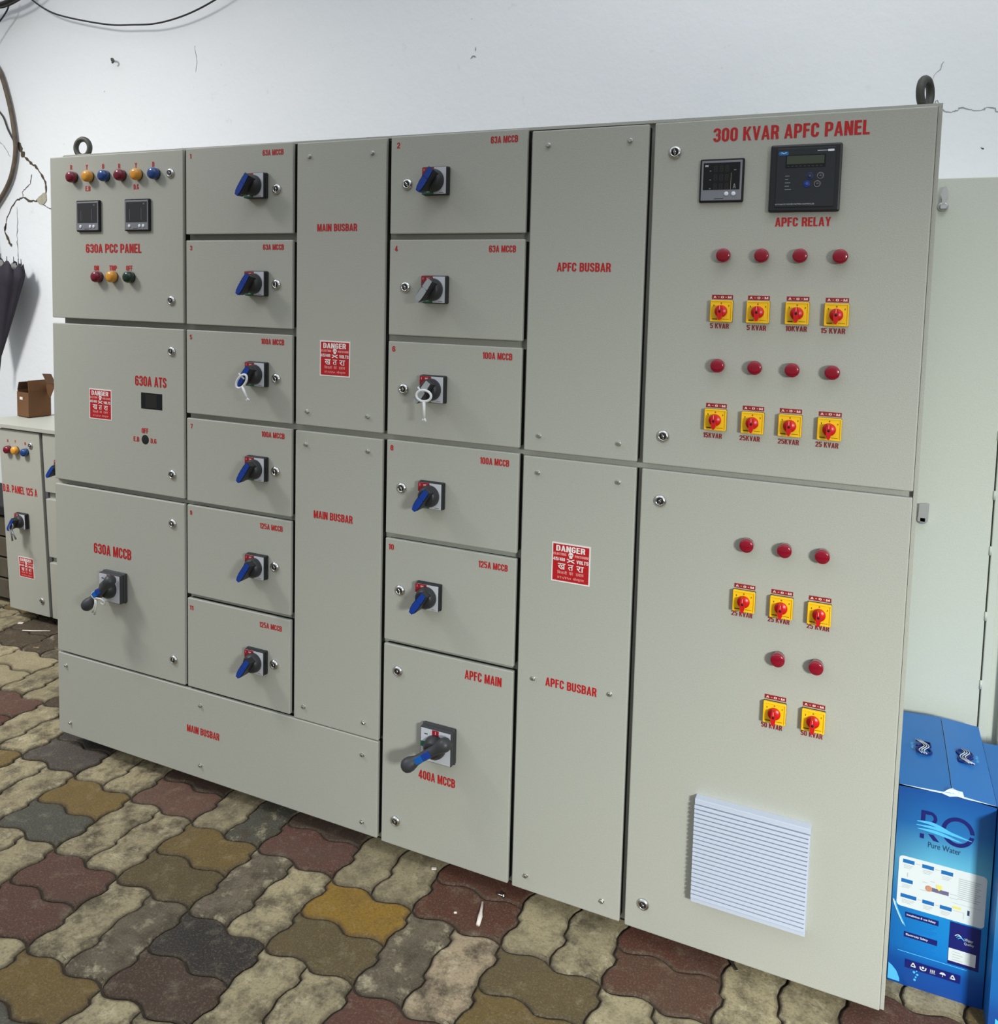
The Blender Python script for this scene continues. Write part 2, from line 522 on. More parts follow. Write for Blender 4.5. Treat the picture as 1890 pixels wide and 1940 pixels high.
def _stroke(path, closed):
    P = [Vector(p) for p in path]
    Q = [P[0]]
    for p in P[1:]:
        if (p - Q[-1]).length > 1e-4:
            Q.append(p)
    if closed and (Q[0] - Q[-1]).length < 1e-4:
        Q.pop()
    n = len(Q)
    vs = []
    for k in range(n):
        if closed:
            d1, d2 = (Q[k] - Q[k - 1]).normalized(), (Q[(k + 1) % n] - Q[k]).normalized()
        else:
            d1 = (Q[k] - Q[k - 1]).normalized() if k else (Q[1] - Q[0]).normalized()
            d2 = (Q[k + 1] - Q[k]).normalized() if k < n - 1 else d1
        n1, n2 = Vector((-d1.y, d1.x)), Vector((-d2.y, d2.x))
        b = (n1 + n2).normalized()
        q = max(.5, b.dot(n1))
        wd = _h * (1 - .10 * abs(b.y)) / q      # horizontal strokes a little thinner
        vs += [tuple(Q[k] + b * wd), tuple(Q[k] - b * wd)]
    m_ = n if closed else n - 1
    fs = [[2 * k, 2 * k + 1, 2 * ((k + 1) % n) + 1, 2 * ((k + 1) % n)] for k in range(m_)]
    return vs, fs


def block_glyphs(s):
    k = ('block', s)
    if k in GC:
        return GC[k]
    vs, fs, x, lay = [], [], 0.0, 0
    for ch in s:
        wd, prims = FONT[ch]
        for kind, pts in prims:
            o = len(vs)
            if kind == 'p':
                v_, f_ = pts, [list(range(len(pts)))]
            else:
                v_, f_ = _stroke(pts, kind == 'c')
            vs += [(p[0] + x, p[1], lay % 4) for p in v_]
            fs += [[i + o for i in f] for f in f_]
            lay += 1
        x += wd + .065
    x0, x1 = min(v[0] for v in vs), max(v[0] for v in vs)
    y0, y1 = min(v[1] for v in vs), max(v[1] for v in vs)
    GC[k] = ([((p[0] - (x0 + x1) / 2) / (x1 - x0), (p[1] - (y0 + y1) / 2) / (y1 - y0), p[2]) for p in vs], fs)
    return GC[k]


def glyphs(s, bold, space):
    if all(ch in FONT for ch in s):
        return block_glyphs(s)
    k = (s, bold, space)
    if k in GC:
        return GC[k]
    cu = bpy.data.curves.new('t', 'FONT')
    cu.body = s
    cu.offset = bold
    cu.space_character = space
    cu.resolution_u = 3
    ob = bpy.data.objects.new('t', cu)
    COL.objects.link(ob)
    bpy.context.view_layer.update()
    me = bpy.data.meshes.new_from_object(ob.evaluated_get(bpy.context.evaluated_depsgraph_get()))
    vs = [(v.co.x, v.co.y) for v in me.vertices]
    fs = [list(p.vertices) for p in me.polygons]
    bpy.data.objects.remove(ob)
    bpy.data.curves.remove(cu)
    bpy.data.meshes.remove(me)
    x0, x1 = min(v[0] for v in vs), max(v[0] for v in vs)
    y0, y1 = min(v[1] for v in vs), max(v[1] for v in vs)
    vs = [((a - (x0 + x1) / 2) / (x1 - x0), (b - (y0 + y1) / 2) / (y1 - y0)) for a, b in vs]
    GC[k] = (vs, fs)
    return GC[k]


def thing(name, label, cat, loc=(0, 0, 0), group=None):
    o = bpy.data.objects.new(name, None)
    o.empty_display_size = 0.05
    COL.objects.link(o)
    o.location = loc
    tag(o, label, cat, group)
    return o


def tag(o, label, cat, group=None):
    o['label'] = label
    o['category'] = cat
    if group:
        o['group'] = group
    return o


def part(o, parent, loc=None, label=None):
    """makes o a child of parent; loc is in the parent's own frame"""
    o.parent = parent
    if loc is not None:
        o.location = loc
    if label:
        o['label'] = label
    return o


def dup(o, parent, loc, rot=None):
    """a copy of a part with copies of its sub-parts"""
    c = o.copy()
    COL.objects.link(c)
    c.parent = parent
    c.location = loc
    if rot is not None:
        c.rotation_euler = rot
    for ch in list(o.children):
        d = ch.copy()
        COL.objects.link(d)
        d.parent = c
    return c


def rotY(a):
    return Matrix.Rotation(a, 4, 'Y')


def T(x, y, z):
    return Matrix.Translation((x, y, z))


# ------------------------------------------------------------------ the setting: floor and wall
A_W = 0.0105
WAVE = [(0.0, 0.0), (0.13, -0.95), (0.22, -1.05), (0.38, -0.55), (0.5, 0.1), (0.62, 0.75), (0.74, 0.95), (0.88, 0.75)]
WAVEY = [(0.0, 0.0), (0.22, -0.1), (0.30, 1.0), (0.46, 0.9), (0.60, -0.1), (0.80, -0.6)]
PX, PY = 0.2565, 0.275
NJ = {}


def node(i, j):
    if (i, j) not in NJ:
        rd = random.Random(i * 131 + j * 977 + 5)
        NJ[(i, j)] = Vector((-0.016 + PX * i + rd.uniform(-.003, .003), -0.114 - PY * j - 0.0069 * i + rd.uniform(-.003, .003)))
    return NJ[(i, j)]


def wave_edge(a, b, nrm, s0, s1, wv):
    """points from a to b along a joint with two waves, between s0 and s1 (end point left out)"""
    out = []
    for h in range(2):
        for s, o in wv:
            t = (h + s) / 2
            if s0 - 1e-6 <= t < s1 - 1e-6:
                out.append(a + (b - a) * t + nrm * (o * A_W))
    return out


def eX(i, j, s0=0, s1=1):
    return wave_edge(node(i, j), node(i + 1, j), Vector((0, 1)), s0, s1, WAVE)


def eXm(i, j):
    a = (node(i, j) + node(i, j + 1)) / 2
    b = (node(i + 1, j) + node(i + 1, j + 1)) / 2
    return wave_edge(a, b, Vector((0, 1)), 0, 1, WAVE)


def eY(i, j, s0=0, s1=1):
    return wave_edge(node(i, j), node(i, j + 1), Vector((1, 0)), s0, s1, WAVEY)


def eYm(i, j):
    a = (node(i, j) + node(i + 1, j)) / 2
    b = (node(i, j + 1) + node(i + 1, j + 1)) / 2
    return wave_edge(a, b, Vector((1, 0)), 0, 1, WAVEY)


def rev(pts, end):
    return [end] + pts[:0:-1]


def mid(a, b):
    return (a + b) / 2


def inset(poly, d):
    n = len(poly)
    out = []
    for k in range(n):
        p0, p1, p2 = poly[k - 1], poly[k], poly[(k + 1) % n]
        e1 = (p1 - p0).normalized()
        e2 = (p2 - p1).normalized()
        n1 = Vector((-e1.y, e1.x))
        n2 = Vector((-e2.y, e2.x))
        b = n1 + n2
        if b.length < 1e-4:
            b = n1
        b.normalize()
        q = max(0.55, b.dot(n1))
        out.append(p1 + b * (d / q))
    return out


CREAM = (160, 147, 115)
STAIN = (112, 101, 84)
RED = (93, 63, 53)
REDB = (92, 53, 40)
OCH = (114, 93, 52)
YEL = (150, 115, 40)
GRN = (80, 79, 70)
DARK = (53, 48, 47)
OLV = (96, 82, 54)
BRN = (76, 58, 49)
DIRT = (74, 62, 48)
COLORS = {  # colour of the two halves of a patterned cell, far half then near half
    (-4, -1): (RED, REDB), (-2, -1): (DARK, (86, 78, 72)), (-1, 0): (OCH, GRN), (0, -1): (BRN, (104, 74, 62)), (2, -1): (BRN, (104, 68, 58)),
    (1, 0): (OCH, OLV), (0, 1): (RED, RED), (2, 1): (DARK, BRN), (1, 2): (OCH, GRN), (3, 0): (YEL, OLV), (5, 0): (OLV, (112, 92, 52)),
    (4, -1): (REDB, REDB), (6, -1): ((88, 50, 38), (90, 60, 46)), (8, -1): ((84, 52, 42), (84, 52, 42)), (4, 1): ((92, 58, 48), BRN), (-3, 0): (OCH, OCH),
    (-6, -3): (DIRT, DIRT), (-5, -2): (CREAM, CREAM), (-6, -1): (BRN, RED), (-5, -4): (DIRT, DIRT), (-4, -3): (DIRT, DIRT), (-3, -2): (CREAM, DIRT), (-7, -2): (DIRT, BRN)}
CREAMS = {(2, 0): (STAIN, CREAM), (1, 1): (CREAM, STAIN), (4, 0): (STAIN, (160, 142, 116)), (1, -1): (CREAM, GRN), (-4, -4): (DIRT, DIRT), (-6, -4): (DIRT, DIRT),
          (-5, -3): (DIRT, STAIN), (-3, -3): (DIRT, DIRT), (-5, -5): (DIRT, DIRT), (-6, -2): (STAIN, CREAM)}


def build_floor():
    vs, fs, mi, cols = [], [], [], []

    def brick(poly, c, alpha):
        br = random.uniform(.93, 1.05)
        c = [max(0, min(255, v * br)) for v in c]
        lc = (lin(c[0]), lin(c[1]), lin(c[2]), alpha)
        dc = tuple(.45 * a + .55 * d for a, d in zip(lc[:3], (lin(70), lin(60), lin(48)))) + (alpha,)
        area = sum(poly[k].x * poly[(k + 1) % len(poly)].y - poly[(k + 1) % len(poly)].x * poly[k].y for k in range(len(poly)))
        if area < 0:
            poly = poly[::-1]
        dz = random.uniform(-.0015, .0015)
        tx, ty = random.uniform(-.008, .008), random.uniform(-.008, .008)
        cx = sum(p.x for p in poly) / len(poly)
        cy = sum(p.y for p in poly) / len(poly)
        loops = [(inset(poly, .0026), -.03), (inset(poly, .0026), -.0055), (inset(poly, .0040), -.0022), (inset(poly, .0068), -.0004), (inset(poly, .0105), 0.0)]
        base = len(vs)
        n = len(poly)
        for pts, z in loops:
            for p in pts:
                vs.append((p.x, p.y, z + dz + tx * (p.x - cx) + ty * (p.y - cy)))
        for L in range(4):
            for k in range(n):
                k2 = (k + 1) % n
                fs.append([base + L * n + k, base + L * n + k2, base + (L + 1) * n + k2, base + (L + 1) * n + k])
                mi.append(0)
                cols.append(dc if L < 3 else tuple((a + d) / 2 for a, d in zip(lc, dc)))
        fs.append([base + 4 * n + k for k in range(n)])
        mi.append(0)
        cols.append(lc)

    for i in range(-11, 12):
        for j in range(-5, 9):
            n00, n10, n01, n11 = node(i, j), node(i + 1, j), node(i, j + 1), node(i + 1, j + 1)
            mt, mb, ml, mr_ = mid(n00, n10), mid(n01, n11), mid(n00, n01), mid(n10, n11)
            rd = random.Random(i * 71 + j * 13)
            if (i + j) % 2 == 0:
                a, b = CREAMS.get((i, j), (CREAM, CREAM))
                left = eX(i, j, 0, .5) + eYm(i, j) + rev(eX(i, j + 1, 0, .5), mb) + rev(eY(i, j), n01)
                right = eX(i, j, .5, 1) + eY(i + 1, j) + rev(eX(i, j + 1, .5, 1), n11) + rev(eYm(i, j), mb)
                brick(left, a, rd.uniform(.5, 1.0) if a is CREAM else 0.9)
                brick(right, b, rd.uniform(.5, 1.0) if b is CREAM else 0.9)
            else:
                pal = [RED, OCH, BRN, GRN, OLV, DARK]
                a, b = COLORS.get((i, j), (rd.choice(pal), rd.choice(pal)))
                far = eX(i, j) + eY(i + 1, j, 0, .5) + rev(eXm(i, j), mr_) + rev(eY(i, j, 0, .5), ml)
                near = eXm(i, j) + eY(i + 1, j, .5, 1) + rev(eX(i, j + 1), n11) + rev(eY(i, j, .5, 1), n01)
                brick(far, a, 0.2)
                brick(near, b, 0.2)
    o = len(vs)
    vs += [(-6, -4, -.0075), (6, -4, -.0075), (6, 1.6, -.0075), (-6, 1.6, -.0075)]
    fs.append([o, o + 1, o + 2, o + 3])
    mi.append(1)
    cols.append((.05, .04, .03, 0))
    me = bpy.data.meshes.new('floor')
    me.from_pydata(vs, [], fs)
    me.materials.append(PAVER)
    me.materials.append(JOINT)
    me.polygons.foreach_set('material_index', mi)
    at = me.color_attributes.new('paver', 'FLOAT_COLOR', 'CORNER')
    buf = []
    for p, c in zip(me.polygons, cols):
        buf += list(c) * p.loop_total
    at.data.foreach_set('color', buf)
    me.update()
    ob = bpy.data.objects.new('floor', me)
    COL.objects.link(ob)
    ob['kind'] = 'structure'
    return ob


build_floor()

WY = 1.15   # face of the back wall
w = MB().box(-6, 6, WY, WY + 0.2, -0.1, 4.6, WALL)
wall = w.build('wall_back')
wall['kind'] = 'structure'


def ribbon(pts, wid, m, name, jitter=0.004, y=WY):
    """a crack: an irregular thin strip on the wall, lying a hair proud of it"""
    P = []
    for k in range(len(pts) - 1):
        a, b = Vector(pts[k]), Vector(pts[k + 1])
        for s in range(4):
            t = s / 4
            q = a + (b - a) * t
            if s:
                q += Vector((random.uniform(-jitter, jitter), random.uniform(-jitter, jitter)))
            P.append(q)
    P.append(Vector(pts[-1]))
    vs, fs = [], []
    n = len(P)
    for k in range(n):
        t = (P[min(k + 1, n - 1)] - P[max(k - 1, 0)]).normalized()
        nn = Vector((-t.y, t.x))
        wv = wid * random.uniform(.35, 1.25) * (0.5 if k in (0, n - 1) else 1)
        for s in (-1, 1):
            q = P[k] + nn * s * wv / 2
            vs.append((q.x, y - .0012, q.y))
    for k in range(n - 1):
        fs.append([2 * k, 2 * k + 1, 2 * k + 3, 2 * k + 2])
    o = MB().add(vs, fs, m).build(name)
    part(o, wall)
    return o


ribbon([(-2.155, 2.339), (-2.132, 2.299), (-2.108, 2.262)], .030, CRACK, 'wall_crack')
ribbon([(-2.108, 2.262), (-2.06, 2.227), (-2.028, 2.215), (-1.997, 2.181), (-1.951, 2.125), (-1.948, 2.07), (-1.969, 2.038)], .016, CRACK, 'wall_crack')
ribbon([(-1.969, 2.035), (-2.017, 2.031), (-2.07, 2.029), (-2.123, 2.05)], .016, CRACK, 'wall_crack')
ribbon([(-2.123, 2.05), (-2.168, 2.04), (-2.215, 2.002), (-2.26, 1.929), (-2.274, 1.873)], .008, CRACK, 'wall_crack')
ribbon([(-2.262, 1.915), (-2.274, 1.873), (-2.242, 1.822), (-2.22, 1.79)], .016, CRACK, 'wall_crack')
ribbon([(-2.054, 2.169), (-2.063, 2.12), (-2.105, 2.094), (-2.13, 2.078), (-2.122, 2.053)], .005, CRACK, 'wall_crack')
ribbon([(-2.318, 2.369), (-2.264, 2.322), (-2.216, 2.267)], .004, FINECRACK, 'wall_crack')
ribbon([(-2.175, 2.00), (-2.17, 1.93), (-2.178, 1.86), (-2.175, 1.80), (-2.168, 1.72)], .004, CRACK, 'wall_crack')
ribbon([(-1.97, 2.008), (-1.93, 1.99), (-1.86, 1.96)], .005, CRACK, 'wall_crack')
ribbon([(2.148, 2.234), (2.158, 2.25), (2.172, 2.219), (2.185, 2.212), (2.209, 2.212), (2.219, 2.221), (2.255, 2.215), (2.287, 2.213), (2.298, 2.219), (2.335, 2.202), (2.45, 2.19)], .0035, FINECRACK, 'wall_crack')
ribbon([(2.13, 2.27), (2.145, 2.33), (2.17, 2.37)], .002, FINECRACK, 'wall_crack')
ribbon([(-.93, 2.72), (-.92, 2.66), (-.925, 2.60)], .0025, FINECRACK, 'wall_crack')
ribbon([(0.50, 2.531), (0.512, 2.54), (0.525, 2.534)], .006, FINECRACK, 'wall_crack', .001)
ribbon([(0.522, 2.575), (0.520, 2.558)], .004, FINECRACK, 'wall_crack', .001)
ribbon([(2.288, 2.096), (2.296, 2.09)], .004, CRACK, 'wall_crack', .001)
hole = [(-2.017, 2.036), (-2.0, 2.05), (-1.984, 2.057), (-1.965, 2.07), (-1.944, 2.067), (-1.941, 2.034), (-1.952, 2.02), (-1.97, 2.008), (-2.001, 2.014)]
part(MB().prism(hole, WY - .004, WY + .01, PLASTER).build('broken_plaster'), wall)

# ------------------------------------------------------------------ switchboard
SB = thing('switchboard', 'large pebble-grey floor-standing switchboard with many doors, rotary switches and red lettering', 'switchboard', (0, 0, 0))

# frame: a deep carcass behind the doors, its lip showing round them
fr = MB()
x0, x1 = -0.452, 2.1205
zt0, zt1 = 2.0235, 2.0135


def frame_box(xa, xb, ya, yb, za0, za1, zb):
    fr.add([(xa, ya, zb), (xb, ya, zb), (xb, yb, zb), (xa, yb, zb), (xa, ya, za0), (xb, ya, za1), (xb, yb, za1), (xa, yb, za0)],
           [[0, 1, 5, 4], [1, 2, 6, 5], [2, 3, 7, 6], [3, 0, 4, 7], [4, 5, 6, 7], [3, 2, 1, 0]], PAINT)


frame_box(x0, x1, 0.030, 0.50, zt0, zt1, 0.036)
frame_box(2.1125, x1, 0.018, 0.031, zt1 - .0072, zt1 - .0072, 0.036)          # folded lip on the right edge
fr.add([(x0 + .02, .018, 2.0165), (x1, .018, 2.0065), (x1, .031, 2.0065), (x0 + .02, .031, 2.0165), (x0 + .02, .018, zt0), (x1, .018, zt1), (x1, .031, zt1), (x0 + .02, .031, zt0)],
       [[0, 1, 5, 4], [1, 2, 6, 5], [2, 3, 7, 6], [3, 0, 4, 7], [4, 5, 6, 7], [3, 2, 1, 0]], PAINT)
fr.box(x0 + .03, x1 - .03, 0.07, 0.47, 0.0, 0.037, PARTS_GAP_BLACK)
part(fr.build('frame'), SB)
C0, C1, C2, C3, C4, C5 = (-0.476, 0.100), (0.1115, 0.508), (0.5225, 0.814), (0.8285, 1.218), (1.2305, 1.521), (1.5345, 2.111)
DOORS = {
    'pcc': ('door', C0, 2.0150, 1.4890), 'ats': ('door', C0, 1.4710, 0.9430), 'mccb': ('door', C0, 0.9260, 0.3420),
    1: ('door', C1, 2.0160, 1.7600), 3: ('door', C1, 1.7420, 1.4880), 5: ('door', C1, 1.4710, 1.2140), 7: ('door', C1, 1.1990, 0.9400), 9: ('door', C1, 0.9270, 0.6440), 11: ('door', C1, 0.6300, 0.3430),
    'bus_top': ('cover_panel', C2, 2.0110, 1.2150), 'bus_mid': ('cover_panel', C2, 1.1980, 0.3380), 'bus_low': ('cover_panel', (-0.476, 0.814), 0.3350, 0.0500),
    2: ('door', C3, 2.0120, 1.7560), 4: ('door', C3, 1.7410, 1.4860), 6: ('door', C3, 1.4690, 1.2140), 8: ('door', C3, 1.2000, 0.9400), 10: ('door', C3, 0.9260, 0.6390), 'main': ('door', C3, 0.6270, 0.0470),
    'apfc_top': ('cover_panel', C4, 2.0040, 1.2110), 'apfc_low': ('cover_panel', C4, 1.1970, 0.0460),
    'cap_top': ('door', C5, 2.0050, 1.2100), 'cap_low': ('door', C5, 1.1970, 0.0440)}
D = {}
for k, (nm, (xa, xb), zt, zb) in DOORS.items():
    xc, zc = (xa + xb) / 2, (zt + zb) / 2
    o = MB().box(xa - xc, xb - xc, 0, .0125, zb - zc, zt - zc, PAINT, .0028, 3).build(nm)
    part(o, SB, (xc, 0, zc))
    gx = .006 if xb > 2.1 else .0004
    part(MB().box(xa - xc + (.006 if xa < -.4 else .0004), xb - xc - gx, .0120, .0305, zb - zc + .005, zt - zc - .005, PARTS_GAP_BLACK).build('gap_shade'), o, (0, 0, 0), 'black backing standing in for gap shade')  # black backing added so the gaps between doors look deep in shade
    D[k] = (o, xc, zc, xa, xb, zt, zb)


def on_door(x, z):
    for k, (o, xc, zc, xa, xb, zt, zb) in D.items():
        if xa <= x <= xb and zb <= z <= zt:
            return o, xc, zc
    raise ValueError((x, z))


def lettering(s, x, z, w, h, ink=RED_INK, bold=.028, parent=None):
    o, xc, zc = parent or on_door(x, z)
    t = MB().text(s, 0, 0, w, h, -.0007, ink, bold).build('lettering')
    part(t, o, (x - xc, 0, z - zc), 'red lettering')


# locks (chrome quarter-turn barrels) and cover screws
lk = MB().lathe([(.0150, 0), (.0150, .002), (.0138, .0042), (.0105, .0066), (.0088, .0070), (.0084, .0056)], CHROME, 28)
lk.lathe([(.0082, .0050), (.0078, .0058)], PARTS_GAP_BLACK, 20)
lk.box(-.0016, .0016, -.0074, -.005, -.0062, .0062, CHROME, .0005, 1)
lk.lathe([(.0034, .005), (.0034, .0074)], CHROME, 12)
lock0 = lk.build('lock')
sc = MB().lathe([(.0062, 0), (.0062, .0012), (.0050, .0016)], STEEL, 20)
sc.lathe([(.0050, .0012), (.0050, .0058), (.0042, .0066)], STEEL, 6, smooth=False)
screw0 = sc.build('screw')
first = {}


def place(proto, x, z, y=0.0, rot=0.0, par=None):
    o, xc, zc = par or on_door(x, z)
    loc = (x - xc, y, z - zc)
    if proto.name not in first:
        first[proto.name] = 1
        part(proto, o, loc)
        proto.rotation_euler = (0, rot, 0)
        return proto
    return dup(proto, o, loc, (0, rot, 0))


for x, z in [(0.0510, 1.9452), (0.0521, 1.5583), (0.0522, 1.4013), (0.0524, 1.0147), (0.0528, 0.8581), (0.0543, 0.4166), (0.4524, 1.8857), (0.4524, 1.6147), (0.4535, 1.3424), (0.4527, 1.0689), (0.4517, 0.7823), (0.451, 0.4841), (0.8799, 1.886), (0.8793, 1.6152), (0.8783, 1.3416), (0.8777, 1.0707), (0.8778, 0.7852), (0.8752, 0.5554), (0.8751, 0.1195), (1.5829, 1.9364), (1.5821, 1.2790), (1.5815, 1.124), (1.5801, 0.1131)]:
    place(lock0, x, z, rot=random.uniform(-.6, .6))
for x, z in [(0.5654, 1.9723), (0.7707, 1.9726), (0.5638, 1.2549), (0.7665, 1.257), (0.5606, 1.1592), (0.7688, 1.1605), (0.5584, 0.3789), (0.766, 0.3809), (-0.4353, 0.2935), (-0.419, 0.0936), (0.1647, 0.29), (0.1642, 0.094), (0.7635, 0.2848), (0.7653, 0.0853), (1.2734, 1.9678), (1.4767, 1.9686), (1.2708, 1.2508), (1.4757, 1.2507), (1.2708, 1.1569), (1.4779, 1.1569), (1.2743, 0.622), (1.4763, 0.6259), (1.2698, 0.0867), (1.4755, 0.0865)]:
    place(screw0, x, z, rot=random.uniform(0, 1))

# printed legends
for s, x, z, wd, h in [
    ('630A PCC PANEL', -0.1927, 1.7182, 0.2430, 0.0283), ('R', -0.3761, 1.9798, 0.0090, 0.0150), ('Y', -0.3052, 1.9779, 0.0095, 0.0150), ('B', -0.2323, 1.9775, 0.0090, 0.0150),
    ('R', -0.1621, 1.9755, 0.0090, 0.0150), ('Y', -0.0911, 1.9750, 0.0095, 0.0150), ('B', -0.0186, 1.9754, 0.0090, 0.0150), ('E.B', -0.3011, 1.9095, 0.0226, 0.0160), ('D.G', -0.0907, 1.9089, 0.0215, 0.0160),
    ('ON', -0.2671, 1.6552, 0.0217, 0.0165), ('TRIP', -0.1938, 1.6559, 0.0330, 0.0165), ('OFF', -0.1232, 1.6561, 0.0272, 0.0165), ('630A ATS', -0.0364, 1.3014, 0.1325, 0.0318),
    ('OFF', -0.0619, 1.1430, 0.0282, 0.0165), ('E.B', -0.0992, 1.1132, 0.0242, 0.0154), ('D.G', -0.0260, 1.1134, 0.0242, 0.0154), ('630A MCCB', -0.2112, 0.7289, 0.1686, 0.0345),
    ('MAIN BUSBAR', 0.6589, 1.7753, 0.1317, 0.0205), ('MAIN BUSBAR', 0.6550, 0.9605, 0.1323, 0.0225), ('MAIN BUSBAR', 0.1738, 0.2052, 0.1317, 0.0232), ('APFC BUSBAR', 1.3731, 1.6727, 0.1359, 0.0216), ('APFC BUSBAR', 1.3755, 0.6218, 0.1351, 0.0228),
    ('APFC MAIN', 1.1335, 0.5914, 0.1066, 0.0250), ('400A MCCB', 1.0021, 0.2787, 0.1123, 0.0250), ('300 KVAR APFC PANEL', 1.8272, 1.9701, 0.3199, 0.0304), ('APFC RELAY', 1.8651, 1.7752, 0.1136, 0.0198),
    ('1', 0.1313, 1.9926, 0.0060, 0.0140), ('3', 0.1321, 1.7196, 0.0085, 0.0140), ('5', 0.1301, 1.4495, 0.0085, 0.0140), ('7', 0.1316, 1.1753, 0.0085, 0.0140), ('9', 0.1282, 0.9036, 0.0085, 0.0140), ('11', 0.1287, 0.6006, 0.0145, 0.0140),
    ('2', 0.8512, 1.9888, 0.0092, 0.0150), ('4', 0.8493, 1.7174, 0.0092, 0.0150), ('6', 0.8463, 1.4487, 0.0092, 0.0150), ('8', 0.8450, 1.1786, 0.0092, 0.0150), ('10', 0.8478, 0.9031, 0.0165, 0.0155),
    ('63A MCCB', 0.4385, 1.9901, 0.0738, 0.0160), ('63A MCCB', 0.4410, 1.7219, 0.0744, 0.0160), ('100A MCCB', 0.4396, 1.4489, 0.0827, 0.0165), ('100A MCCB', 0.4425, 1.1758, 0.0833, 0.0165), ('125A MCCB', 0.4375, 0.9002, 0.0833, 0.0167), ('125A MCCB', 0.4366, 0.5984, 0.0822, 0.0167),
    ('63A MCCB', 1.1558, 1.9888, 0.0739, 0.0172), ('63A MCCB', 1.1580, 1.7170, 0.0739, 0.0172), ('100A MCCB', 1.1516, 1.4451, 0.0823, 0.0175), ('100A MCCB', 1.1509, 1.1719, 0.0819, 0.0176), ('125A MCCB', 1.1541, 0.8978, 0.0827, 0.0178)]:
    lettering(s, x, z, wd, h, bold=.03 if h > .018 else .022)

# pilot lamps
def make_lamp(lens, r, lab):
    b = MB().lathe([(r * .93, 0), (r * .93, .0045), (r * .90, .0055)], BLACK, 24).build('pilot_lamp')
    if r > .017:
        prof = [(r * .97, .004), (r * .99, .012), (r * .97, .0175), (r * .86, .0225), (r * .60, .0255), (r * .3, .0264), (.0006, .0266)]
    else:
        prof = [(r * .98, .004), (r * 1.0, .015), (r * .97, .0195), (r * .90, .0215), (r * .80, .0222), (r * .45, .0232), (.0006, .0236)]
    l = MB().lathe(prof, lens, 28).build('lens')
    part(l, b, (0, 0, 0), lab)
    b['label'] = lab.replace(' lens', '') + ' pilot lamp'
    return b


LP = {}


def lamp(lens, x, z, r, lab, root=SB, y=0.0):
    k = (lens.name, r)
    if k not in LP:
        LP[k] = make_lamp(lens, r, lab)
        return part(LP[k], root, (x, y, z))
    return dup(LP[k], root, (x, y, z))


for (x, z), c in zip([(-0.3618, 1.9466), (-0.2894, 1.9466), (-0.2185, 1.9459), (-0.1483, 1.9455), (-0.0791, 1.9452), (-0.0067, 1.9455), (-0.2543, 1.6267), (-0.1882, 1.6276), (-0.1142, 1.6276)], 'rybrybryg'):
    m_, l_ = {'r': (L_CRIM, 'dark red lens'), 'y': (L_AMB, 'amber lens'), 'b': (L_BLU, 'blue lens'), 'g': (L_GRN, 'green lens')}[c]
    lamp(m_, x, z, .0185, l_)
for x, z in [(1.7030, 1.7016), (1.785, 1.7014), (1.8645, 1.7013), (1.9447, 1.7002), (1.7014, 1.4532), (1.7821, 1.4532), (1.8605, 1.4526), (1.9418, 1.4522), (1.7834, 1.0497), (1.8645, 1.0499), (1.9428, 1.0489), (1.8622, 0.7994), (1.9428, 0.7983)]:
    lamp(L_RED, x, z, .0158, 'red lens')

# selector switches: yellow plate, red knob, red A-O-M legend above and rating below
yp = MB().box(-.0245, .0245, -.0035, 0, -.0245, .0245, PARTS_GAP_BLACK, .001, 1)
yp.box(-.0245, .0245, -.0125, -.003, -.0245, .0245, YELLOW, .0028, 3)
sel0 = yp.build('selector_switch')
rim = MB()
for a in range(4):
    rim.box(-.0235, .0235, -.0142, -.0115, .0212, .0238, YELLOW, .0008, 1, xf=rotY(a * PI / 2))
part(rim.build('rim'), sel0)
pr = MB()
for s, x, z in (('0', 0, .0178), ('1', -.0165, .0125), ('2', .0165, .0125)):
    pr.text(s, x, z, .0026, .0036, -.0128, PARTS_GAP_BLACK, .02)
pr.box(-.019, -.008, -.0129, -.0124, -.0187, -.0170, PARTS_GAP_BLACK)
pr.box(.004, .018, -.0129, -.0124, -.0182, -.0174, PARTS_GAP_BLACK)
part(pr.build('position_marks'), sel0)
kb = MB().lathe([(.0138, .012), (.0138, .0165), (.0128, .0185)], REDP, 28)
kb.prism([(-.0035, .0130), (.0035, .0130), (.0052, .004), (.0052, -.006), (.0042, -.0135), (.0016, -.0195), (-.0016, -.0195), (-.0042, -.0135), (-.0052, -.006), (-.0052, .004)], -.0345, -.017, REDP)
kb.lathe([(.0030, .034), (.0028, .0349)], PARTS_GAP_BLACK, 14)
kb.box(-.0006, .0006, -.0349, -.034, .0045, .0128, PINK_INK)
part(kb.build('knob'), sel0, None, 'red knob')
lg = MB().box(-.0230, .0230, -.0008, 0, .0268, .0366, DARKRED_INK)
lg.text('A', -.0165, .0317, .0066, .0050, -.0011, LEGEND_INK, .02)
lg.text('O', 0, .0317, .0062, .0050, -.0011, LEGEND_INK, .02)
lg.text('M', .0160, .0317, .0078, .0050, -.0011, LEGEND_INK, .02)
lg.box(-.0096, -.0066, -.0011, -.0008, .0313, .0321, WHITE_INK)
lg.box(.0066, .0096, -.0011, -.0008, .0313, .0321, WHITE_INK)
part(lg.build('legend_strip'), sel0, None, 'red strip reading A-O-M')
SEL = [(1.7033, 1.5768), (1.7822, 1.5768), (1.8639, 1.5768), (1.9433, 1.5760), (1.7010, 1.3290), (1.7823, 1.3290), (1.8615, 1.3295), (1.942, 1.3288), (1.7826, 0.9186), (1.8635, 0.9183), (1.9427, 0.9174), (1.8608, 0.6727), (1.9427, 0.6735)]
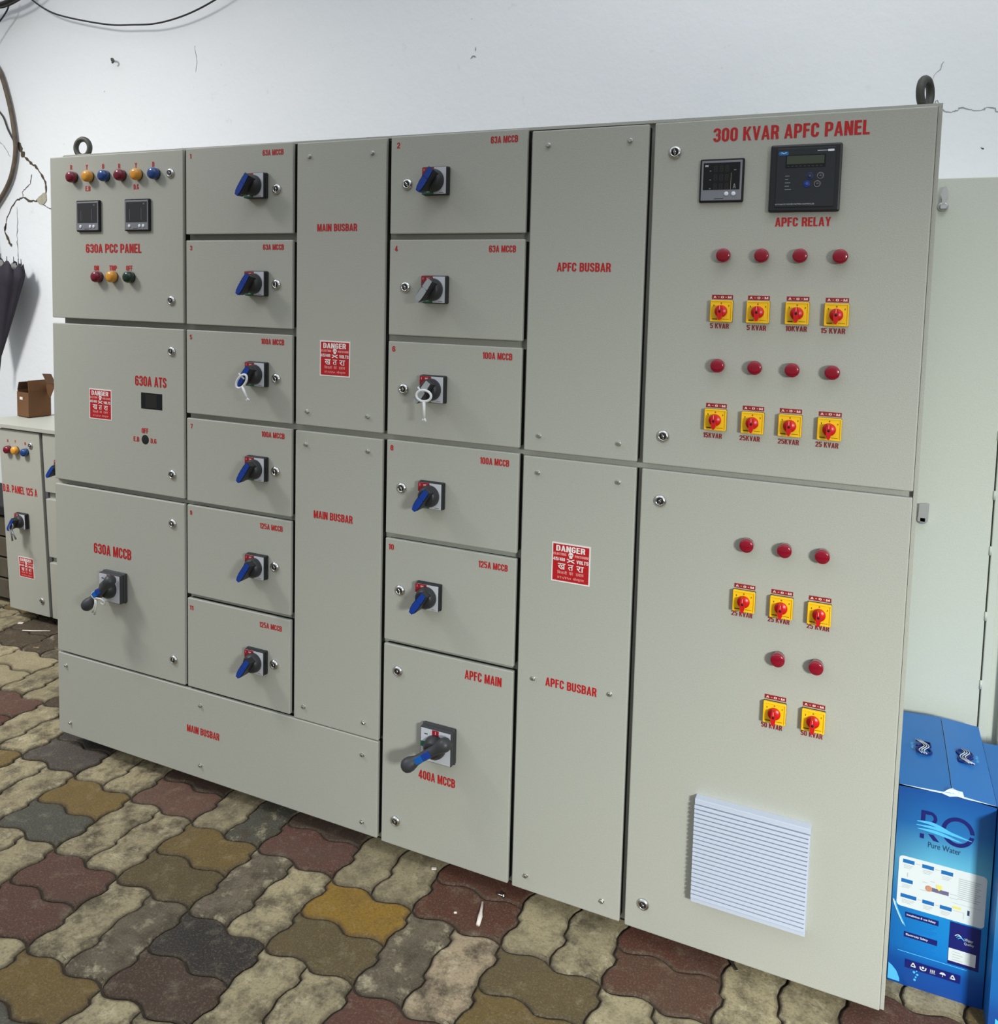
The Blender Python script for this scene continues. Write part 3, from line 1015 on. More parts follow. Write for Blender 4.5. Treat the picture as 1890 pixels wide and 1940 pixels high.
KV = [('5 KVAR', 1.6994, 1.5431), ('5 KVAR', 1.7799, 1.5418), ('10KVAR', 1.8635, 1.543), ('15 KVAR', 1.938, 1.5414), ('15KVAR', 1.6953, 1.2912), ('25KVAR', 1.7771, 1.2921), ('25KVAR', 1.8595, 1.2923), ('25 KVAR', 1.9387, 1.293), ('25 KVAR', 1.7791, 0.8848), ('25 KVAR', 1.8590, 0.8848), ('25 KVAR', 1.9416, 0.8848), ('50 KVAR', 1.8558, 0.6365), ('50 KVAR', 1.9410, 0.6375)]
for q, (x, z) in enumerate(SEL):
    part(sel0, SB, (x, 0, z)) if q == 0 else dup(sel0, SB, (x, 0, z))
for s, x, z in KV:
    wd = {'5 KVAR': .0415, '10KVAR': .0440, '15KVAR': .0420, '25KVAR': .0440, '15 KVAR': .0490, '25 KVAR': .0465, '50 KVAR': .0455}[s]
    lettering(s, x, z, wd, .0118, DARKRED_INK, .028)


# rotary switches on the feeder doors
def make_rotary(tilt, insert):
    b = MB().box(-.0375, .0375, -.011, 0, -.0365, .0365, BLACK, .0035, 2)
    b.box(-.0360, .0360, -.0205, -.0105, -.0355, .0355, BLACK, .0025, 2)
    o = b.build('rotary_switch')
    f = MB().box(-.0345, .0345, -.0215, -.0203, -.034, .034, ALU)
    f.box(-.0345, -.0005, -.0219, -.0212, .010, .034, CRIMSON)
    f.box(-.0345, -.0005, -.0219, -.0212, -.034, -.0215, GREEN)
    f.text('I', -.029, .028, .0014, .006, -.0223, PINK_INK, .02)
    f.text('ON', -.014, .028, .009, .005, -.0223, PINK_INK, .02)
    f.text('OFF', -.015, -.0275, .010, .005, -.0223, WHITE_INK, .02)
    f.box(.016, .028, -.0218, -.0214, -.0312, -.0300, GREYP)
    part(f.build('face_plate'), o, None, 'silver face plate with red ON and green OFF fields')
    R = rotY(tilt)
    k = MB().lathe([(.0295, .021), (.0295, .027), (.0275, .036), (.0225, .0430), (.0195, .0445)], KNOBC, 32)
    # grip: a ridge from hub to pointer end, leaning forward at the pointer
    prof = [(-.0085, .0320), (.0085, .0320), (.0105, .012), (.0105, -.016), (.0094, -.030), (.0060, -.0365), (-.0060, -.0365), (-.0094, -.030), (-.0105, -.016), (-.0105, .012)]
    n_ = len(prof)
    vs_ = [(x, -.0690 if z > -.03 else -.0675, z * (.95 if z > 0 else 1)) for x, z in prof] + [(x * 1.25, -.030, z * (.72 if z > 0 else .80)) for x, z in prof]
    k.add(vs_, [list(range(n_)), list(range(n_, 2 * n_))[::-1]] + [[q, q + n_, (q + 1) % n_ + n_, (q + 1) % n_][::-1] for q in range(n_)], BLACK, False, R)
    part(k.build('knob'), o, None, 'black knob')
    g = MB().prism([(-.0074, .0295), (.0074, .0295), (.0086, .0035), (-.0086, .0035)], -.0711, -.0685, insert, R)
    g.prism([(-.0086, .0010), (.0086, .0010), (.0088, -.016), (.0078, -.0290), (.0046, -.0345), (-.0046, -.0345), (-.0078, -.0290), (-.0088, -.016)], -.0711, -.0685, insert, R)
    g.prism([(-.0055, .0035), (.0055, .0035), (.0055, .0010), (-.0055, .0010)], -.0702, -.0685, insert, R)
    g.prism([(-.0074, -.0310), (.0074, -.0310), (.0050, -.0385), (-.0050, -.0385)], -.0700, -.045, insert, R)
    part(g.build('grip_insert'), o, None, 'blue grip insert' if insert is BLUEP else 'silver grip insert')
    return o


TILT = math.radians(35)
rot0 = make_rotary(TILT, BLUEP)
rot1 = make_rotary(TILT, SILVERP)
ROT = {1: (0.3855, 1.8962), 3: (0.3885, 1.6163), 5: (0.3905, 1.3524), 7: (0.3909, 1.0728), 9: (0.3915, 0.7779), 11: (0.3906, 0.4868), 2: (0.9700, 1.8904), 4: (0.9730, 1.6105), 6: (0.9735, 1.349), 8: (0.9745, 1.0649), 10: (0.9715, 0.7886)}
for q, (n, (x, z)) in enumerate(ROT.items()):
    src = rot1 if n in (4, 6) else rot0
    if src.parent is None:
        part(src, SB, (x, 0, z))
    else:
        dup(src, SB, (x, 0, z))


# long-handled switches of the two big breakers
def make_handle(ang, length, blue):
    b = MB().box(-.0490, .0490, -.016, 0, -.0490, .0490, CHAR, .004, 2)
    b.box(-.0495, .0495, -.0095, -.0080, -.0495, .0495, BLACK, .0006, 1)
    b.box(-.0475, .0475, -.0300, -.0155, -.0475, .0475, CHAR, .003, 2)
    o = b.build('handle_switch')
    f = MB().box(-.0445, .0445, -.0312, -.0298, -.0445, .0445, ALU)
    f.box(-.0105, .0095, -.0316, -.031, .013, .0445, CRIMSON)
    f.box(-.0445, -.0200, -.0316, -.031, -.007, .008, GREEN)
    f.text('I', 0, .038, .002, .008, -.0320, PINK_INK, .02)
    f.text('ON', 0, .027, .010, .006, -.0320, PINK_INK, .02)
    f.box(-.034, -.024, -.0316, -.0311, .0285, .0312, CHAR)
    part(f.build('face_plate'), o, None, 'white face plate with a red ON field')
    k = MB().lathe([(.0320, .0305), (.0320, .037), (.0290, .0470), (.0215, .0550), (.0205, .0560)], KNOBC, 32)
    R = rotY(ang)
    # bar along local z: a round knob at each end, the lower one standing further out
    pts, rr = [], []
    for s, r in ((.0655, .006), (.0630, .0125), (.0570, .0175), (.0480, .0192), (.0390, .0178), (.0300, .0148), (.0200, .0134), (.005, .0130), (-.015, .0126), (-length + .046, .0122), (-length + .034, .0128), (-length + .026, .0155), (-length + .016, .0192), (-length + .006, .0198), (-length - .003, .0165), (-length - .008, .0105), (-length - .0095, .003)):
        y = -.066 - .022 * max(0.0, -s / length) + .010 * max(0.0, s / .05)
        pts.append((0, y, s))
        rr.append(r)
    k.tube(pts, rr, CHAR, 20, xf=R)
    k.box(-.010, .010, -.068, -.050, -.030, .034, CHAR, .004, 2, xf=R)
    part(k.build('handle'), o, None, 'charcoal lever handle')
    g = MB()
    za, zb_ = blue
    g.prism([(-.0085, za), (.0085, za), (.0085, (za + zb_) / 2 + .002), (-.0085, (za + zb_) / 2 + .002)], -.0850, -.072, BLUEP, R)
    g.prism([(-.0082, (za + zb_) / 2 - .001), (.0082, (za + zb_) / 2 - .001), (.0078, zb_), (-.0078, zb_)], -.0905, -.076, mat('bright_blue_plastic', rgb(20, 96, 176), .35) if 'bright_blue_plastic' not in MATS else MATS['bright_blue_plastic'], R)
    part(g.build('grip_insert'), o, None, 'blue grip insert')
    return o


h1 = make_handle(math.radians(40), .065, (.010, -.012))
part(h1, SB, (-0.1921, 0, 0.6170))
h2 = make_handle(math.radians(55), .072, (.008, -.036))
part(h2, SB, (1.0120, 0, 0.3870))


# meters and relay
def make_meter(x, z, wd, h, full, root=SB):
    b = MB().box(-wd / 2, wd / 2, -.0085, 0, -h / 2, h / 2, PARTS_GAP_BLACK, .003, 2)
    o = b.build('panel_meter')
    part(o, root, (x, 0, z))
    f = MB().box(-wd / 2 + .004, wd / 2 - .004, -.0100, -.008, -h / 2 + .004, h / 2 - .004, METERGREY, .0015, 2)
    part(f.build('bezel'), o, None, 'grey bezel')
    s = MB()
    sw = wd / 2 - .0085
    s.box(-sw, sw, -.0108, -.0098, -h / 2 + .028, h / 2 - .009, SCREEN if full else SCREEN_REFL)
    y = -.0111
    if full:
        for r_ in range(3):
            for c in range(3):
                s.text('8', -.013 + c * .0125, .026 - r_ * .0195, .0085, .0150, y, SEG, 0)
        for r_ in range(3):
            s.box(-.0262, -.0228, y, y + .0003, .0205 - r_ * .0195, .0222 - r_ * .0195, METERGREY)
        s.box(.0205, .0213, y, y + .0003, -.021, .016, mat('unlit_bar', rgb(150, 140, 110), .4) if 'unlit_bar' not in MATS else MATS['unlit_bar'])
        s.text('A', .0290, -.0130, .0062, .0105, y, METERGREY, .01)
        s.box(.0265, .0315, y, y + .0003, .0215, .0232, METERGREY)
        s.text('OC', -.0325, .0325, .0070, .0040, y, WHITEP, .01)
    else:
        s.box(-.028, -.0272, y, y + .0003, -.016, .018, METERGREY)
        s.box(.0205, .0213, y, y + .0003, -.016, .022, METERGREY)
        s.text('OC', .032, .0345, .0075, .0042, y, METERGREY, .01)
    part(s.build('display'), o, None, 'dark unlit display')
    bt = [(.012, -h / 2 + .0185), (.0275, -h / 2 + .0185)] if full else [(-.030, -h / 2 + .0160), (.013, -h / 2 + .0160), (.029, -h / 2 + .0160)]
    for bx, bz in bt:
        part(MB().lathe([(.0048 if full else .0052, .0095), (.0048 if full else .0052, .0112), (.0040, .0118)], WHITEP, 18, xf=T(bx, 0, bz)).build('button'), o, None, 'white button')
    t = MB().box(-.014, .006, -.0104, -.0101, -h / 2 + .0075, -h / 2 + .0090, CHAR)
    part(t.build('lettering'), o)
    return o


make_meter(-0.2950, 1.8211, .1045, .0995, False)
make_meter(-0.0808, 1.8208, .1045, .0995, False)
make_meter(1.6425 + .048, 1.9163 - .048, .0965, .0965, True)

rl = MB().box(-.072, .072, -.014, 0, -.072, .072, BLACK, .004, 2).build('power_factor_relay')
part(rl, SB, (1.7934 + .072, 0, 1.9395 - .072))
f = MB().box(-.0585, .0600, -.0158, -.0135, -.062, .064, RELAYF, .0012, 1)
part(f.build('front_panel'), rl)
part(MB().box(-.040, .040, -.0164, -.0156, .022, .049, SCREEN).box(-.0375, .0375, -.0168, -.0160, .0295, .047, LCD).build('display'), rl, None, 'unlit LCD display')
p_ = MB()
for k in range(9):
    p_.box(-.036 + k * .0082, -.0318 + k * .0082, -.0167, -.0162, .0240, .0260, CHAR)
for k, s in enumerate(('xxx', 'xx', 'xxxx', 'xxx', 'xxxxx')):
    p_.box(-.0395, -.0395 + .0022 * len(s) + .002, -.0162, -.0159, .0038 - k * .0072, .0054 - k * .0072, METERGREY)
p_.text('AUTOMATIC POWER FACTOR CONTROLLER', -.018, -.0555, .080, .0030, -.0161, C_GREY, .012)
p_.box(.0230, .0425, -.0162, -.0159, .0556, .0572, C_GREY)
p_.prism([(.0445, .0543), (.0555, .0543), (.0568, .0565), (.0555, .0587), (.0445, .0587), (.0432, .0565)], -.0163, -.0158, WHITEP)
part(p_.build('lettering'), rl)
bd = MB().prism([(-.0555, .0530), (-.0535, .0490), (-.0360, .0490), (-.0340, .0530), (-.0360, .0570), (-.0535, .0570)], -.0163, -.0158, C_MID)
bd.tube([(-.0505 + .012 * t, -.0164, .0530 + .0014 * math.sin(9 * t)) for t in [k / 10 for k in range(11)]], .0007, WHITEP, 5)
part(bd.build('badge'), rl, None, 'small blue oval badge')
for bx, bz, m_ in ((.0105, .0035, BLUEP), (.0050, -.0135, BLUEP), (.0315, .0035, METERGREY), (.0258, -.0135, METERGREY)):
    bb = MB().tube([(bx + .0062 * math.cos(2 * PI * k / 20), -.0164, bz + .0062 * math.sin(2 * PI * k / 20)) for k in range(20)], .0009, m_, 6, True)
    bb.lathe([(.0052, .0155), (.0052, .0168), (.0044, .0172)], BLUEP if m_ is BLUEP and bz < 0 else RELAYF, 18, xf=T(bx, 0, bz))
    bb.text('^' if bz > 0 else 'v', bx, bz, .0042, .0026, -.0175, METERGREY, .02)
    part(bb.build('button'), rl, None, 'round button with blue ring' if m_ is BLUEP else 'round button with grey ring')


# danger notices
def make_danger():
    p0 = MB().box(-.0505, .0505, -.0009, 0, -.0500, .0500, WHITE_INK)
    p0.box(-.0470, .0470, -.0012, -.0005, -.0465, .0465, SIGN_RED)
    o = p0.build('danger_sign')
    o['label'] = 'red and white danger sign'
    t = MB()
    y = -.0015
    t.text('DANGER', -.001, .0360, .076, .0150, y, WHITE_INK, .04)
    t.text('ELECTRIC', -.0285, .0215, .0340, .0062, y, PINK_INK, .01)
    t.text('PRESSURE', .0285, .0205, .0360, .0062, y, PINK_INK, .01)
    t.text('415/460', -.0305, .0085, .0310, .0085, y, WHITE_INK, .03)
    t.text('VOLTS', .0305, .0070, .0310, .0090, y, WHITE_INK, .03)
    t.text('\u0916', -.0235, -.0095, .0200, .0150, y, WHITE_INK, .010)
    t.text('\u0924', .0005, -.0100, .0140, .0150, y, WHITE_INK, .010)
    t.text('\u0930\u093e', .0250, -.0105, .0190, .0150, y, WHITE_INK, .010)
    t.text('\u093f\u092c\u091c\u0932\u0940', -.0215, -.0245, .0260, .0090, y, PINK_INK, .006)
    t.text('\u0915\u093e', .0020, -.0250, .0105, .0075, y, PINK_INK, .006)
    t.text('\u0926\u092c\u093e\u0935', .0245, -.0255, .0205, .0075, y, PINK_INK, .006)
    t.text('\u096a\u0967\u096b/\u096a\u096c\u0966', -.0160, -.0378, .0360, .0070, y, PINK_INK, .006)
    t.text('\u0935\u094b\u0932\u094d\u091f\u0938', .0215, -.0380, .0290, .0090, y, PINK_INK, .006)
    part(t.build('lettering'), o, None, 'white and pink lettering')
    s = MB()
    s.prism([(.0065 * math.cos(a) + 0, .0225 + .0062 * math.sin(a)) for a in [2 * PI * k / 16 for k in range(16)]], y, y + .0003, WHITE_INK)
    s.prism([(-.0042, .0190), (.0042, .0190), (.0036, .0135), (-.0036, .0135)], y - .0001, y + .0002, WHITE_INK)
    for ex in (-.0025, .0025):
        s.prism([(ex + .0015 * math.cos(a), .0218 + .0015 * math.sin(a)) for a in [2 * PI * k / 8 for k in range(8)]], y - .0004, y - .0001, SIGN_RED)
    for sg in (-1, 1):
        s.prism([(-.0105 * sg, .0105), (-.0085 * sg, .0122), (.0105 * sg, .0035), (.0085 * sg, .0018)], y - .0001 * sg, y + .0003, WHITE_INK)
    part(s.build('skull_mark'), o, None, 'white skull and crossed bones')
    return o


dg0 = make_danger()
part(dg0, SB, (0.6564, 0, 1.4111))
dup(dg0, SB, (1.3650, 0, 0.9370))
dup(dg0, SB, (-0.2567, 0, 1.2122))

# window and key hole of the changeover switch
part(MB().box(-.0445, .0445, -.0006, .0004, -.0255, .0255, SCREEN).box(-.026, .022, -.0009, -.0003, -.021, .021, PARTS_GAP_BLACK).build('viewing_window'), SB, (-0.0330, 0, 1.2392), 'dark rectangular window')
part(MB().lathe([(.0150, 0), (.0150, .0008), (.0142, .0010)], PARTS_GAP_BLACK, 28).build('key_hole'), SB, (-0.0612, 0, 1.1146), 'black round hole')

# ventilation grille: pitched slats whose ends step along the left edge
VX, VZ, VW = 1.8240, 0.3040, .2545
g = MB().box(-VW / 2 + .003, VW / 2 - .003, -.006, 0, -VW / 2 + .002, VW / 2 - .002, VENTW)
grille = g.build('ventilation_grille')
part(grille, SB, (VX, 0, VZ), 'white plastic ventilation grille')
fr_ = MB()
fr_.box(-VW / 2, VW / 2, -.0235, 0, VW / 2 - .0125, VW / 2, VENTW, .0006, 1)
fr_.box(-VW / 2, VW / 2, -.0235, 0, -VW / 2, -VW / 2 + .0105, VENTW, .0006, 1)
fr_.box(VW / 2 - .004, VW / 2, -.0235, 0, -VW / 2 + .012, VW / 2 - .016, VENTW)
part(fr_.build('grille_frame'), grille)
NS = 22
zlo, zhi = -VW / 2 + .0105, VW / 2 - .0125
pitch_ = (zhi - zlo) / NS
sl = MB()
for k in range(NS):
    z = zlo + k * pitch_
    prof = [(-.004, z), (-.0245, z), (-.0255, z + .0010), (-.0250, z + pitch_ * .68), (-.0238, z + pitch_ * .74), (-.004, z + pitch_ * .62)]
    n = len(prof)
    vs = [(-VW / 2, y, zz) for y, zz in prof] + [(VW / 2 - .002, y, zz) for y, zz in prof]
    fs = [list(range(n)), list(range(n, 2 * n))[::-1]] + [[a, a + n, (a + 1) % n + n, (a + 1) % n] for a in range(n)]
    sl.add(vs, fs, VENTW)
so = sl.build('slats')
part(so, grille)


# lifting eyes on the roof
def eye(loc, rz):
    e = MB().tube([(.0285 * math.cos(a), 0, .036 + .0285 * math.sin(a)) for a in [2 * PI * k / 28 for k in range(28)]], .0088, DARKSTEEL, 10, True)
    e.lathe([(.014, -.004), (.014, .004), (.009, .010)], DARKSTEEL, 16, xf=Matrix.Rotation(-PI / 2, 4, 'X'))
    o = e.build('lifting_eye')
    o.rotation_euler = (0, 0, rz)
    part(o, SB, loc, 'steel lifting eye')


eye((-0.4300, .092, 2.0235), 0.12)
eye((2.0890, .085, 2.0135), math.radians(68))

# ------------------------------------------------------------------ distribution panel, leaning slightly, behind the left end
DB = thing('distribution_panel', 'small grey distribution panel standing on the floor behind the left end of the big switchboard', 'electrical panel', (-1.655, .685, .05))
DB.rotation_euler = (math.radians(2.66), 0, 0)
HB = .874
bd_ = MB().box(.012, .78, .022, .31, -.012, HB - .012, PAINT, .002, 1)
part(bd_.build('body'), DB)
part(MB().box(.27, .292, .012, .0235, 0.0, HB, GREYP).build('centre_strip'), DB, None, 'dark grey strip between the doors')
ddoor = part(MB().box(-.002, .2705, 0, .022, 0.0, HB - .002, PAINT, .002, 2).build('door'), DB)
for za, zb_ in ((.603, HB), (.296, .570), (0.0, .268)):
    part(MB().box(.291, .70, 0, .022, za, zb_, PAINT, .002, 2).build('door'), DB)
tcv = part(MB().add([(-.06, -.012, 0), (.80, -.012, 0), (.80, .37, 0), (-.005, .37, 0), (-.18, .09, 0), (-.06, -.012, .016), (.80, -.012, .016), (.80, .37, .016), (-.005, .37, .016), (-.18, .09, .016)],
              [[4, 3, 2, 1, 0], [5, 6, 7, 8, 9], [0, 1, 6, 5], [1, 2, 7, 6], [2, 3, 8, 7], [3, 4, 9, 8], [4, 0, 5, 9]], PAINT).build('top_cover'), DB, (0, 0, HB + .006))
tcv.rotation_euler = (math.radians(-2.66), 0, 0)
for m_, x, z, lb in ((L_CRIM, .066, .779, 'dark red lens'), (L_AMB, .117, .780, 'amber lens'), (L_BLU, .181, .777, 'blue lens')):
    lamp(m_, x, z, .0185, lb, DB)
for s, x in (('R', .058), ('Y', .109), ('B', .176)):
    t = MB().text(s, 0, 0, .009, .013, -.0007, RED_INK, .02).build('lettering')
    part(t, ddoor, (x, 0, .818 - .002 * (x > .15)))
t = MB().text('D.B. PANEL 125 A', 0, 0, .232, .036, -.0007, RED_INK, .03).build('lettering')
part(t, ddoor, (.120, 0, .590), 'red lettering')
for x, z in ((.211, .809), (.226, .072)):
    dup(lock0, ddoor, (x, 0, z), (0, .2, 0))
dup(rot0, DB, (.1330, 0, .4480))
dup(rot0, DB, (.4180, 0, .728), (0, .12, 0))
s_ = dup(dg0, DB, (.132, 0, .218))

# cardboard box on top of it
CB = thing('cardboard_box', 'small open brown cardboard box standing on top of the small grey distribution panel', 'box', (-1.669, .812, .9475))
CB.rotation_euler = (0, 0, math.radians(-9))
bw, bdp, bh = .104, .112, .132
c_ = MB()
for a, b, c, d in ((-bw, 0, 0, .003), (-bw, 0, bdp - .003, bdp), (-bw, -bw + .003, .003, bdp - .003), (-.003, 0, .003, bdp - .003)):
    c_.box(a, b, c, d, 0, bh - (.012 if c == 0 and a == -bw and d == .003 else 0), CARD)
c_.box(-bw, 0, 0, bdp, 0, .003, CARDIN)
part(c_.build('carton_body'), CB)
part(MB().box(-bw + .004, -.004, 0, .003, 0, .034, CARD, xf=T(0, bdp, bh - .002) @ Matrix.Rotation(math.radians(20), 4, 'X')).build('flap'), CB)
part(MB().box(0, .003, .002, bdp - .002, 0, .050, CARD, xf=T(-.003, 0, bh - .002) @ Matrix.Rotation(math.radians(-6), 4, 'Y')).build('flap'), CB)
part(MB().box(0, .003, .002, bdp - .002, 0, .040, CARDIN, xf=T(-bw, 0, bh - .002) @ Matrix.Rotation(math.radians(20), 4, 'Y')).build('flap'), CB)
lid = MB().box(-.03, .03, 0, .003, 0, .12, CARD)
lid.box(-.03, .03, 0, .003, 0, .045, CARDIN, xf=T(0, 0, .118) @ Matrix.Rotation(math.radians(70), 4, 'X'))
lo = part(lid.build('flap'), CB, (.005, bdp - .02, bh - .02))
lo.rotation_euler = (math.radians(10), math.radians(48), 0)
part(MB().box(-.078, -.052, -.001, 0, .083, .096, CHIP).build('sticker'), CB, None, 'small white sticker')

# ------------------------------------------------------------------ old crate in the corner
CR = thing('wooden_crate', 'dark weathered wooden crate at the left edge of the photo, beside the small distribution panel', 'crate', (-2.03, .95, 0))
for k in range(4):
    part(MB().box(-.27, .27, -.16, -.14, .03 + k * .105, .125 + k * .105, WOODD, .003, 1).build('board'), CR)
    part(MB().box(-.27, .27, .12, .14, .03 + k * .105, .125 + k * .105, WOODD, .003, 1).build('board'), CR)
    for sx in (-1, 1):
        part(MB().box(sx * .27 - .011, sx * .27 + .011, -.14, .12, .03 + k * .105, .125 + k * .105, WOODD, .003, 1).build('board'), CR)
for sx in (-1, 1):
    part(MB().box(sx * .25 - .02, sx * .25 + .02, -.138, -.10, 0, .45, WOODD, .003, 1).build('corner_post'), CR)
    part(MB().box(sx * .25 - .02, sx * .25 + .02, .08, .118, 0, .45, WOODD, .003, 1).build('corner_post'), CR)
part(MB().box(-.29, .29, -.175, .155, .452, .50, PARTS_GAP_BLACK, .006, 2).build('lid'), CR, None, 'black lid')

# ------------------------------------------------------------------ grey cabinet against the wall at the right
CA = thing('cabinet', 'plain tall grey metal cabinet against the white wall, behind the right end of the switchboard', 'cabinet', (2.1, .9, 0))
part(MB().box(-.35, .42, -.255, .24, 0, 1.94, CABPAINT, .002, 1).build('body'), CA)
part(MB().box(-.33, .2285, -.280, -.256, .05, 1.937, CABPAINT, .002, 2).build('door'), CA)
part(MB().box(.232, .2520, -.281, -.256, .05, 1.937, CABPAINT, .002, 2).build('door_post'), CA)
part(MB().box(.278, .42, -.281, -.256, .05, 1.937, CABPAINT, .002, 2).build('side_panel'), CA)
for z in (1.26, 1.10, .95, .77, .58):
    part(MB().lathe([(.0035, -.012), (.0035, .012)], CABPAINT, 10, xf=T(.2305, -.281, z) @ Matrix.Rotation(PI / 2, 4, 'X')).build('hinge'), CA)


def latch(z, down):
    l = MB().lathe([(.013, 0), (.013, .006), (.010, .010)], LATCHM, 20)
    l.box(-.007, .007, -.016, -.008, -.007, .007, LATCHM, .001, 1)
    xf = T(0, -.013, 0) @ rotY(.12 if not down else PI + .1)
    if not down:
        l.prism([(-.004, .006), (.004, .006), (.0042, .018), (.0105, .032), (.0085, .042), (.004, .052), (-.001, .052), (-.0085, .030), (-.004, .018)], -.008, 0, LATCHM, T(0, -.010, 0))
    else:
        l.prism([(-.012, -.004), (.013, -.004), (.014, .048), (-.010, .044)], -.004, 0, LATCHM, T(0, -.012, 0))
    part(l.build('latch'), CA, (2.165 - 2.1, -.280, z), 'chrome latch')


latch(1.862, False)
latch(1.014, True)

# ------------------------------------------------------------------ blue cartons
def blue_box(name_label, loc, wd, dp, ht, front_art, group):
    o = thing('carton', name_label, 'box', loc, group)
    b = MB()
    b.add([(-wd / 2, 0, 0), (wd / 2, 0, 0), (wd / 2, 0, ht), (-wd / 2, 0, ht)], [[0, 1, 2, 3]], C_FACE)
    b.add([(wd / 2, 0, 0), (wd / 2, dp, 0), (wd / 2, dp, ht), (wd / 2, 0, ht)], [[0, 1, 2, 3]], C_SKY)
    b.add([(-wd / 2, 0, 0), (-wd / 2, 0, ht), (-wd / 2, dp, ht), (-wd / 2, dp, 0)], [[0, 1, 2, 3]], C_SKY)
    b.add([(-wd / 2, dp, 0), (-wd / 2, dp, ht), (wd / 2, dp, ht), (wd / 2, dp, 0)], [[0, 1, 2, 3]], C_SKY)
    b.add([(-wd / 2, 0, 0), (-wd / 2, dp, 0), (wd / 2, dp, 0), (wd / 2, 0, 0)], [[0, 1, 2, 3]], CARD)
    b.add([(-wd / 2, 0, ht - .004), (wd / 2, 0, ht - .004), (wd / 2, dp, ht - .004), (-wd / 2, dp, ht - .004)], [[0, 1, 2, 3]], CARDIN)
    part(b.build('carton_body'), o)
    return o


def flap(o, xa, xb, dp, ht, lift, side):
    """a top flap hinged along the long edge, its free edge lifted a little, bowed"""
    n = 8
    vs, fs = [], []
    for i in range(n + 1):
        t = i / n
        for j in range(7):
            s = j / 6
            x = xa + (xb - xa) * t
            free = t if side < 0 else 1 - t
            z = ht + lift * free + .004 * math.sin(PI * s) * free
            vs.append((x, dp * s, z))
    m_ = len(vs)
    vs += [(x, y, z - .004) for x, y, z in vs]
    for i in range(n):
        for j in range(6):
            a = i * 7 + j
            fs.append([a, a + 7, a + 8, a + 1])
            fs.append([m_ + a, m_ + a + 1, m_ + a + 8, m_ + a + 7])
    f_ = MB().add(vs, fs, C_SKY, True)
    for i in range(n):
        a = i * 7
        f_.add([vs[a], vs[a + 7], vs[m_ + a + 7], vs[m_ + a]], [[0, 3, 2, 1]], C_TORN)
        a = i * 7 + 6
        f_.add([vs[a], vs[a + 7], vs[m_ + a + 7], vs[m_ + a]], [[0, 1, 2, 3]], C_TORN)
    for j in range(6):
        for a in (j, n * 7 + j):
            f_.add([vs[a], vs[a + 1], vs[m_ + a + 1], vs[m_ + a]], [[0, 1, 2, 3]], C_TORN)
    fo = f_.build('flap')
    part(fo, o)
    # logo on the flap, read from the side
    lg_ = MB()
    sg = 1 if side < 0 else -1
    cx = (xa + xb) / 2 + .004 * sg
    cy = dp * .48
    X = T(cx, cy, ht + .006 + lift * .5) @ Matrix.Rotation(-PI / 2 * sg, 4, 'Z') @ Matrix.Rotation(-PI / 2, 4, 'X')
    lg_.tube([(-.031, 0, -.016), (-.031, 0, .016), (-.012, 0, .016), (-.006, 0, .010), (-.010, 0, .002), (-.026, 0, .001)], .0026, C_NAVY, 4, xf=X)
    lg_.tube([(-.018, 0, .0), (-.004, 0, -.016)], .0026, C_NAVY, 4, xf=X)
    lg_.tube([(.016 + .017 * math.cos(a), 0, .0165 * math.sin(a)) for a in [2 * PI * k / 22 for k in range(22)]], .0028, C_NAVY, 4, True, xf=X)
    for q in range(3):
        lg_.tube([(-.034 + .068 * t, -.0022, -.012 + q * .0055 + .009 * math.sin(2 * PI * t - .6) + .012 * t) for t in [k / 10 for k in range(11)]], .0012, C_WHITE, 4, xf=X)
    lg_.text('Pure Water', 0, -.025, .034, .007, 0, C_LIGHT, .01, xf=X)
    part(lg_.build('logo_print'), fo, None, 'navy RO logo with white waves')
    return fo


BW, BD_, BH = .1960, .395, .487
BX, BY = 2.2275, .165
B1 = blue_box('blue printed carton beside the right end of the switchboard, white diagram panel on its front', (BX, BY, 0), BW, BD_, BH, True, 'blue cartons at the right')
flap(B1, -BW / 2, .0085, BD_, BH, .006, -1)
flap(B1, .0105, BW / 2, BD_, BH, .006, 1)
part(MB().add([(-.012, -.0015, BH + .002), (.004, -.0018, BH - .002), (.022, -.0015, BH + .003), (.034, -.0012, BH + .001), (.030, .003, BH + .0135), (.018, .006, BH + .0125), (.0105, .013, BH + .0125), (.003, .005, BH + .0125)], [[0, 1, 2, 3, 4, 5, 6, 7]], C_TORN).build('torn_edge'), B1, None, 'torn pale paper edge')
body1 = [c for c in B1.children if c.name.startswith('carton_body')][0]
ox = BX


def art(name, label=None):
    m_ = MB()

    def done():
        part(m_.build(name), body1, (0, 0, 0), label)
    return m_, done


def R_(m_, xa, xb, za, zb, mt_, y=-.0008):
    m_.add([(xa - ox, y, za), (xb - ox, y, za), (xb - ox, y, zb), (xa - ox, y, zb)], [[0, 1, 2, 3]], mt_)


# big RO logo
m_, done = art('logo_print', 'navy RO logo over light blue waves')
y = -.0006


def ring(m_, cx, cz, ro, ri, a0, a1, mt_, y):
    n = 26
    vs = []
    for k in range(n + 1):
        a = a0 + (a1 - a0) * k / n
        vs += [(cx - ox + ro * math.cos(a), y, cz + ro * 1.06 * math.sin(a)), (cx - ox + ri * math.cos(a), y, cz + ri * 1.06 * math.sin(a))]
    m_.add(vs, [[2 * k, 2 * k + 1, 2 * k + 3, 2 * k + 2] for k in range(n)], mt_)


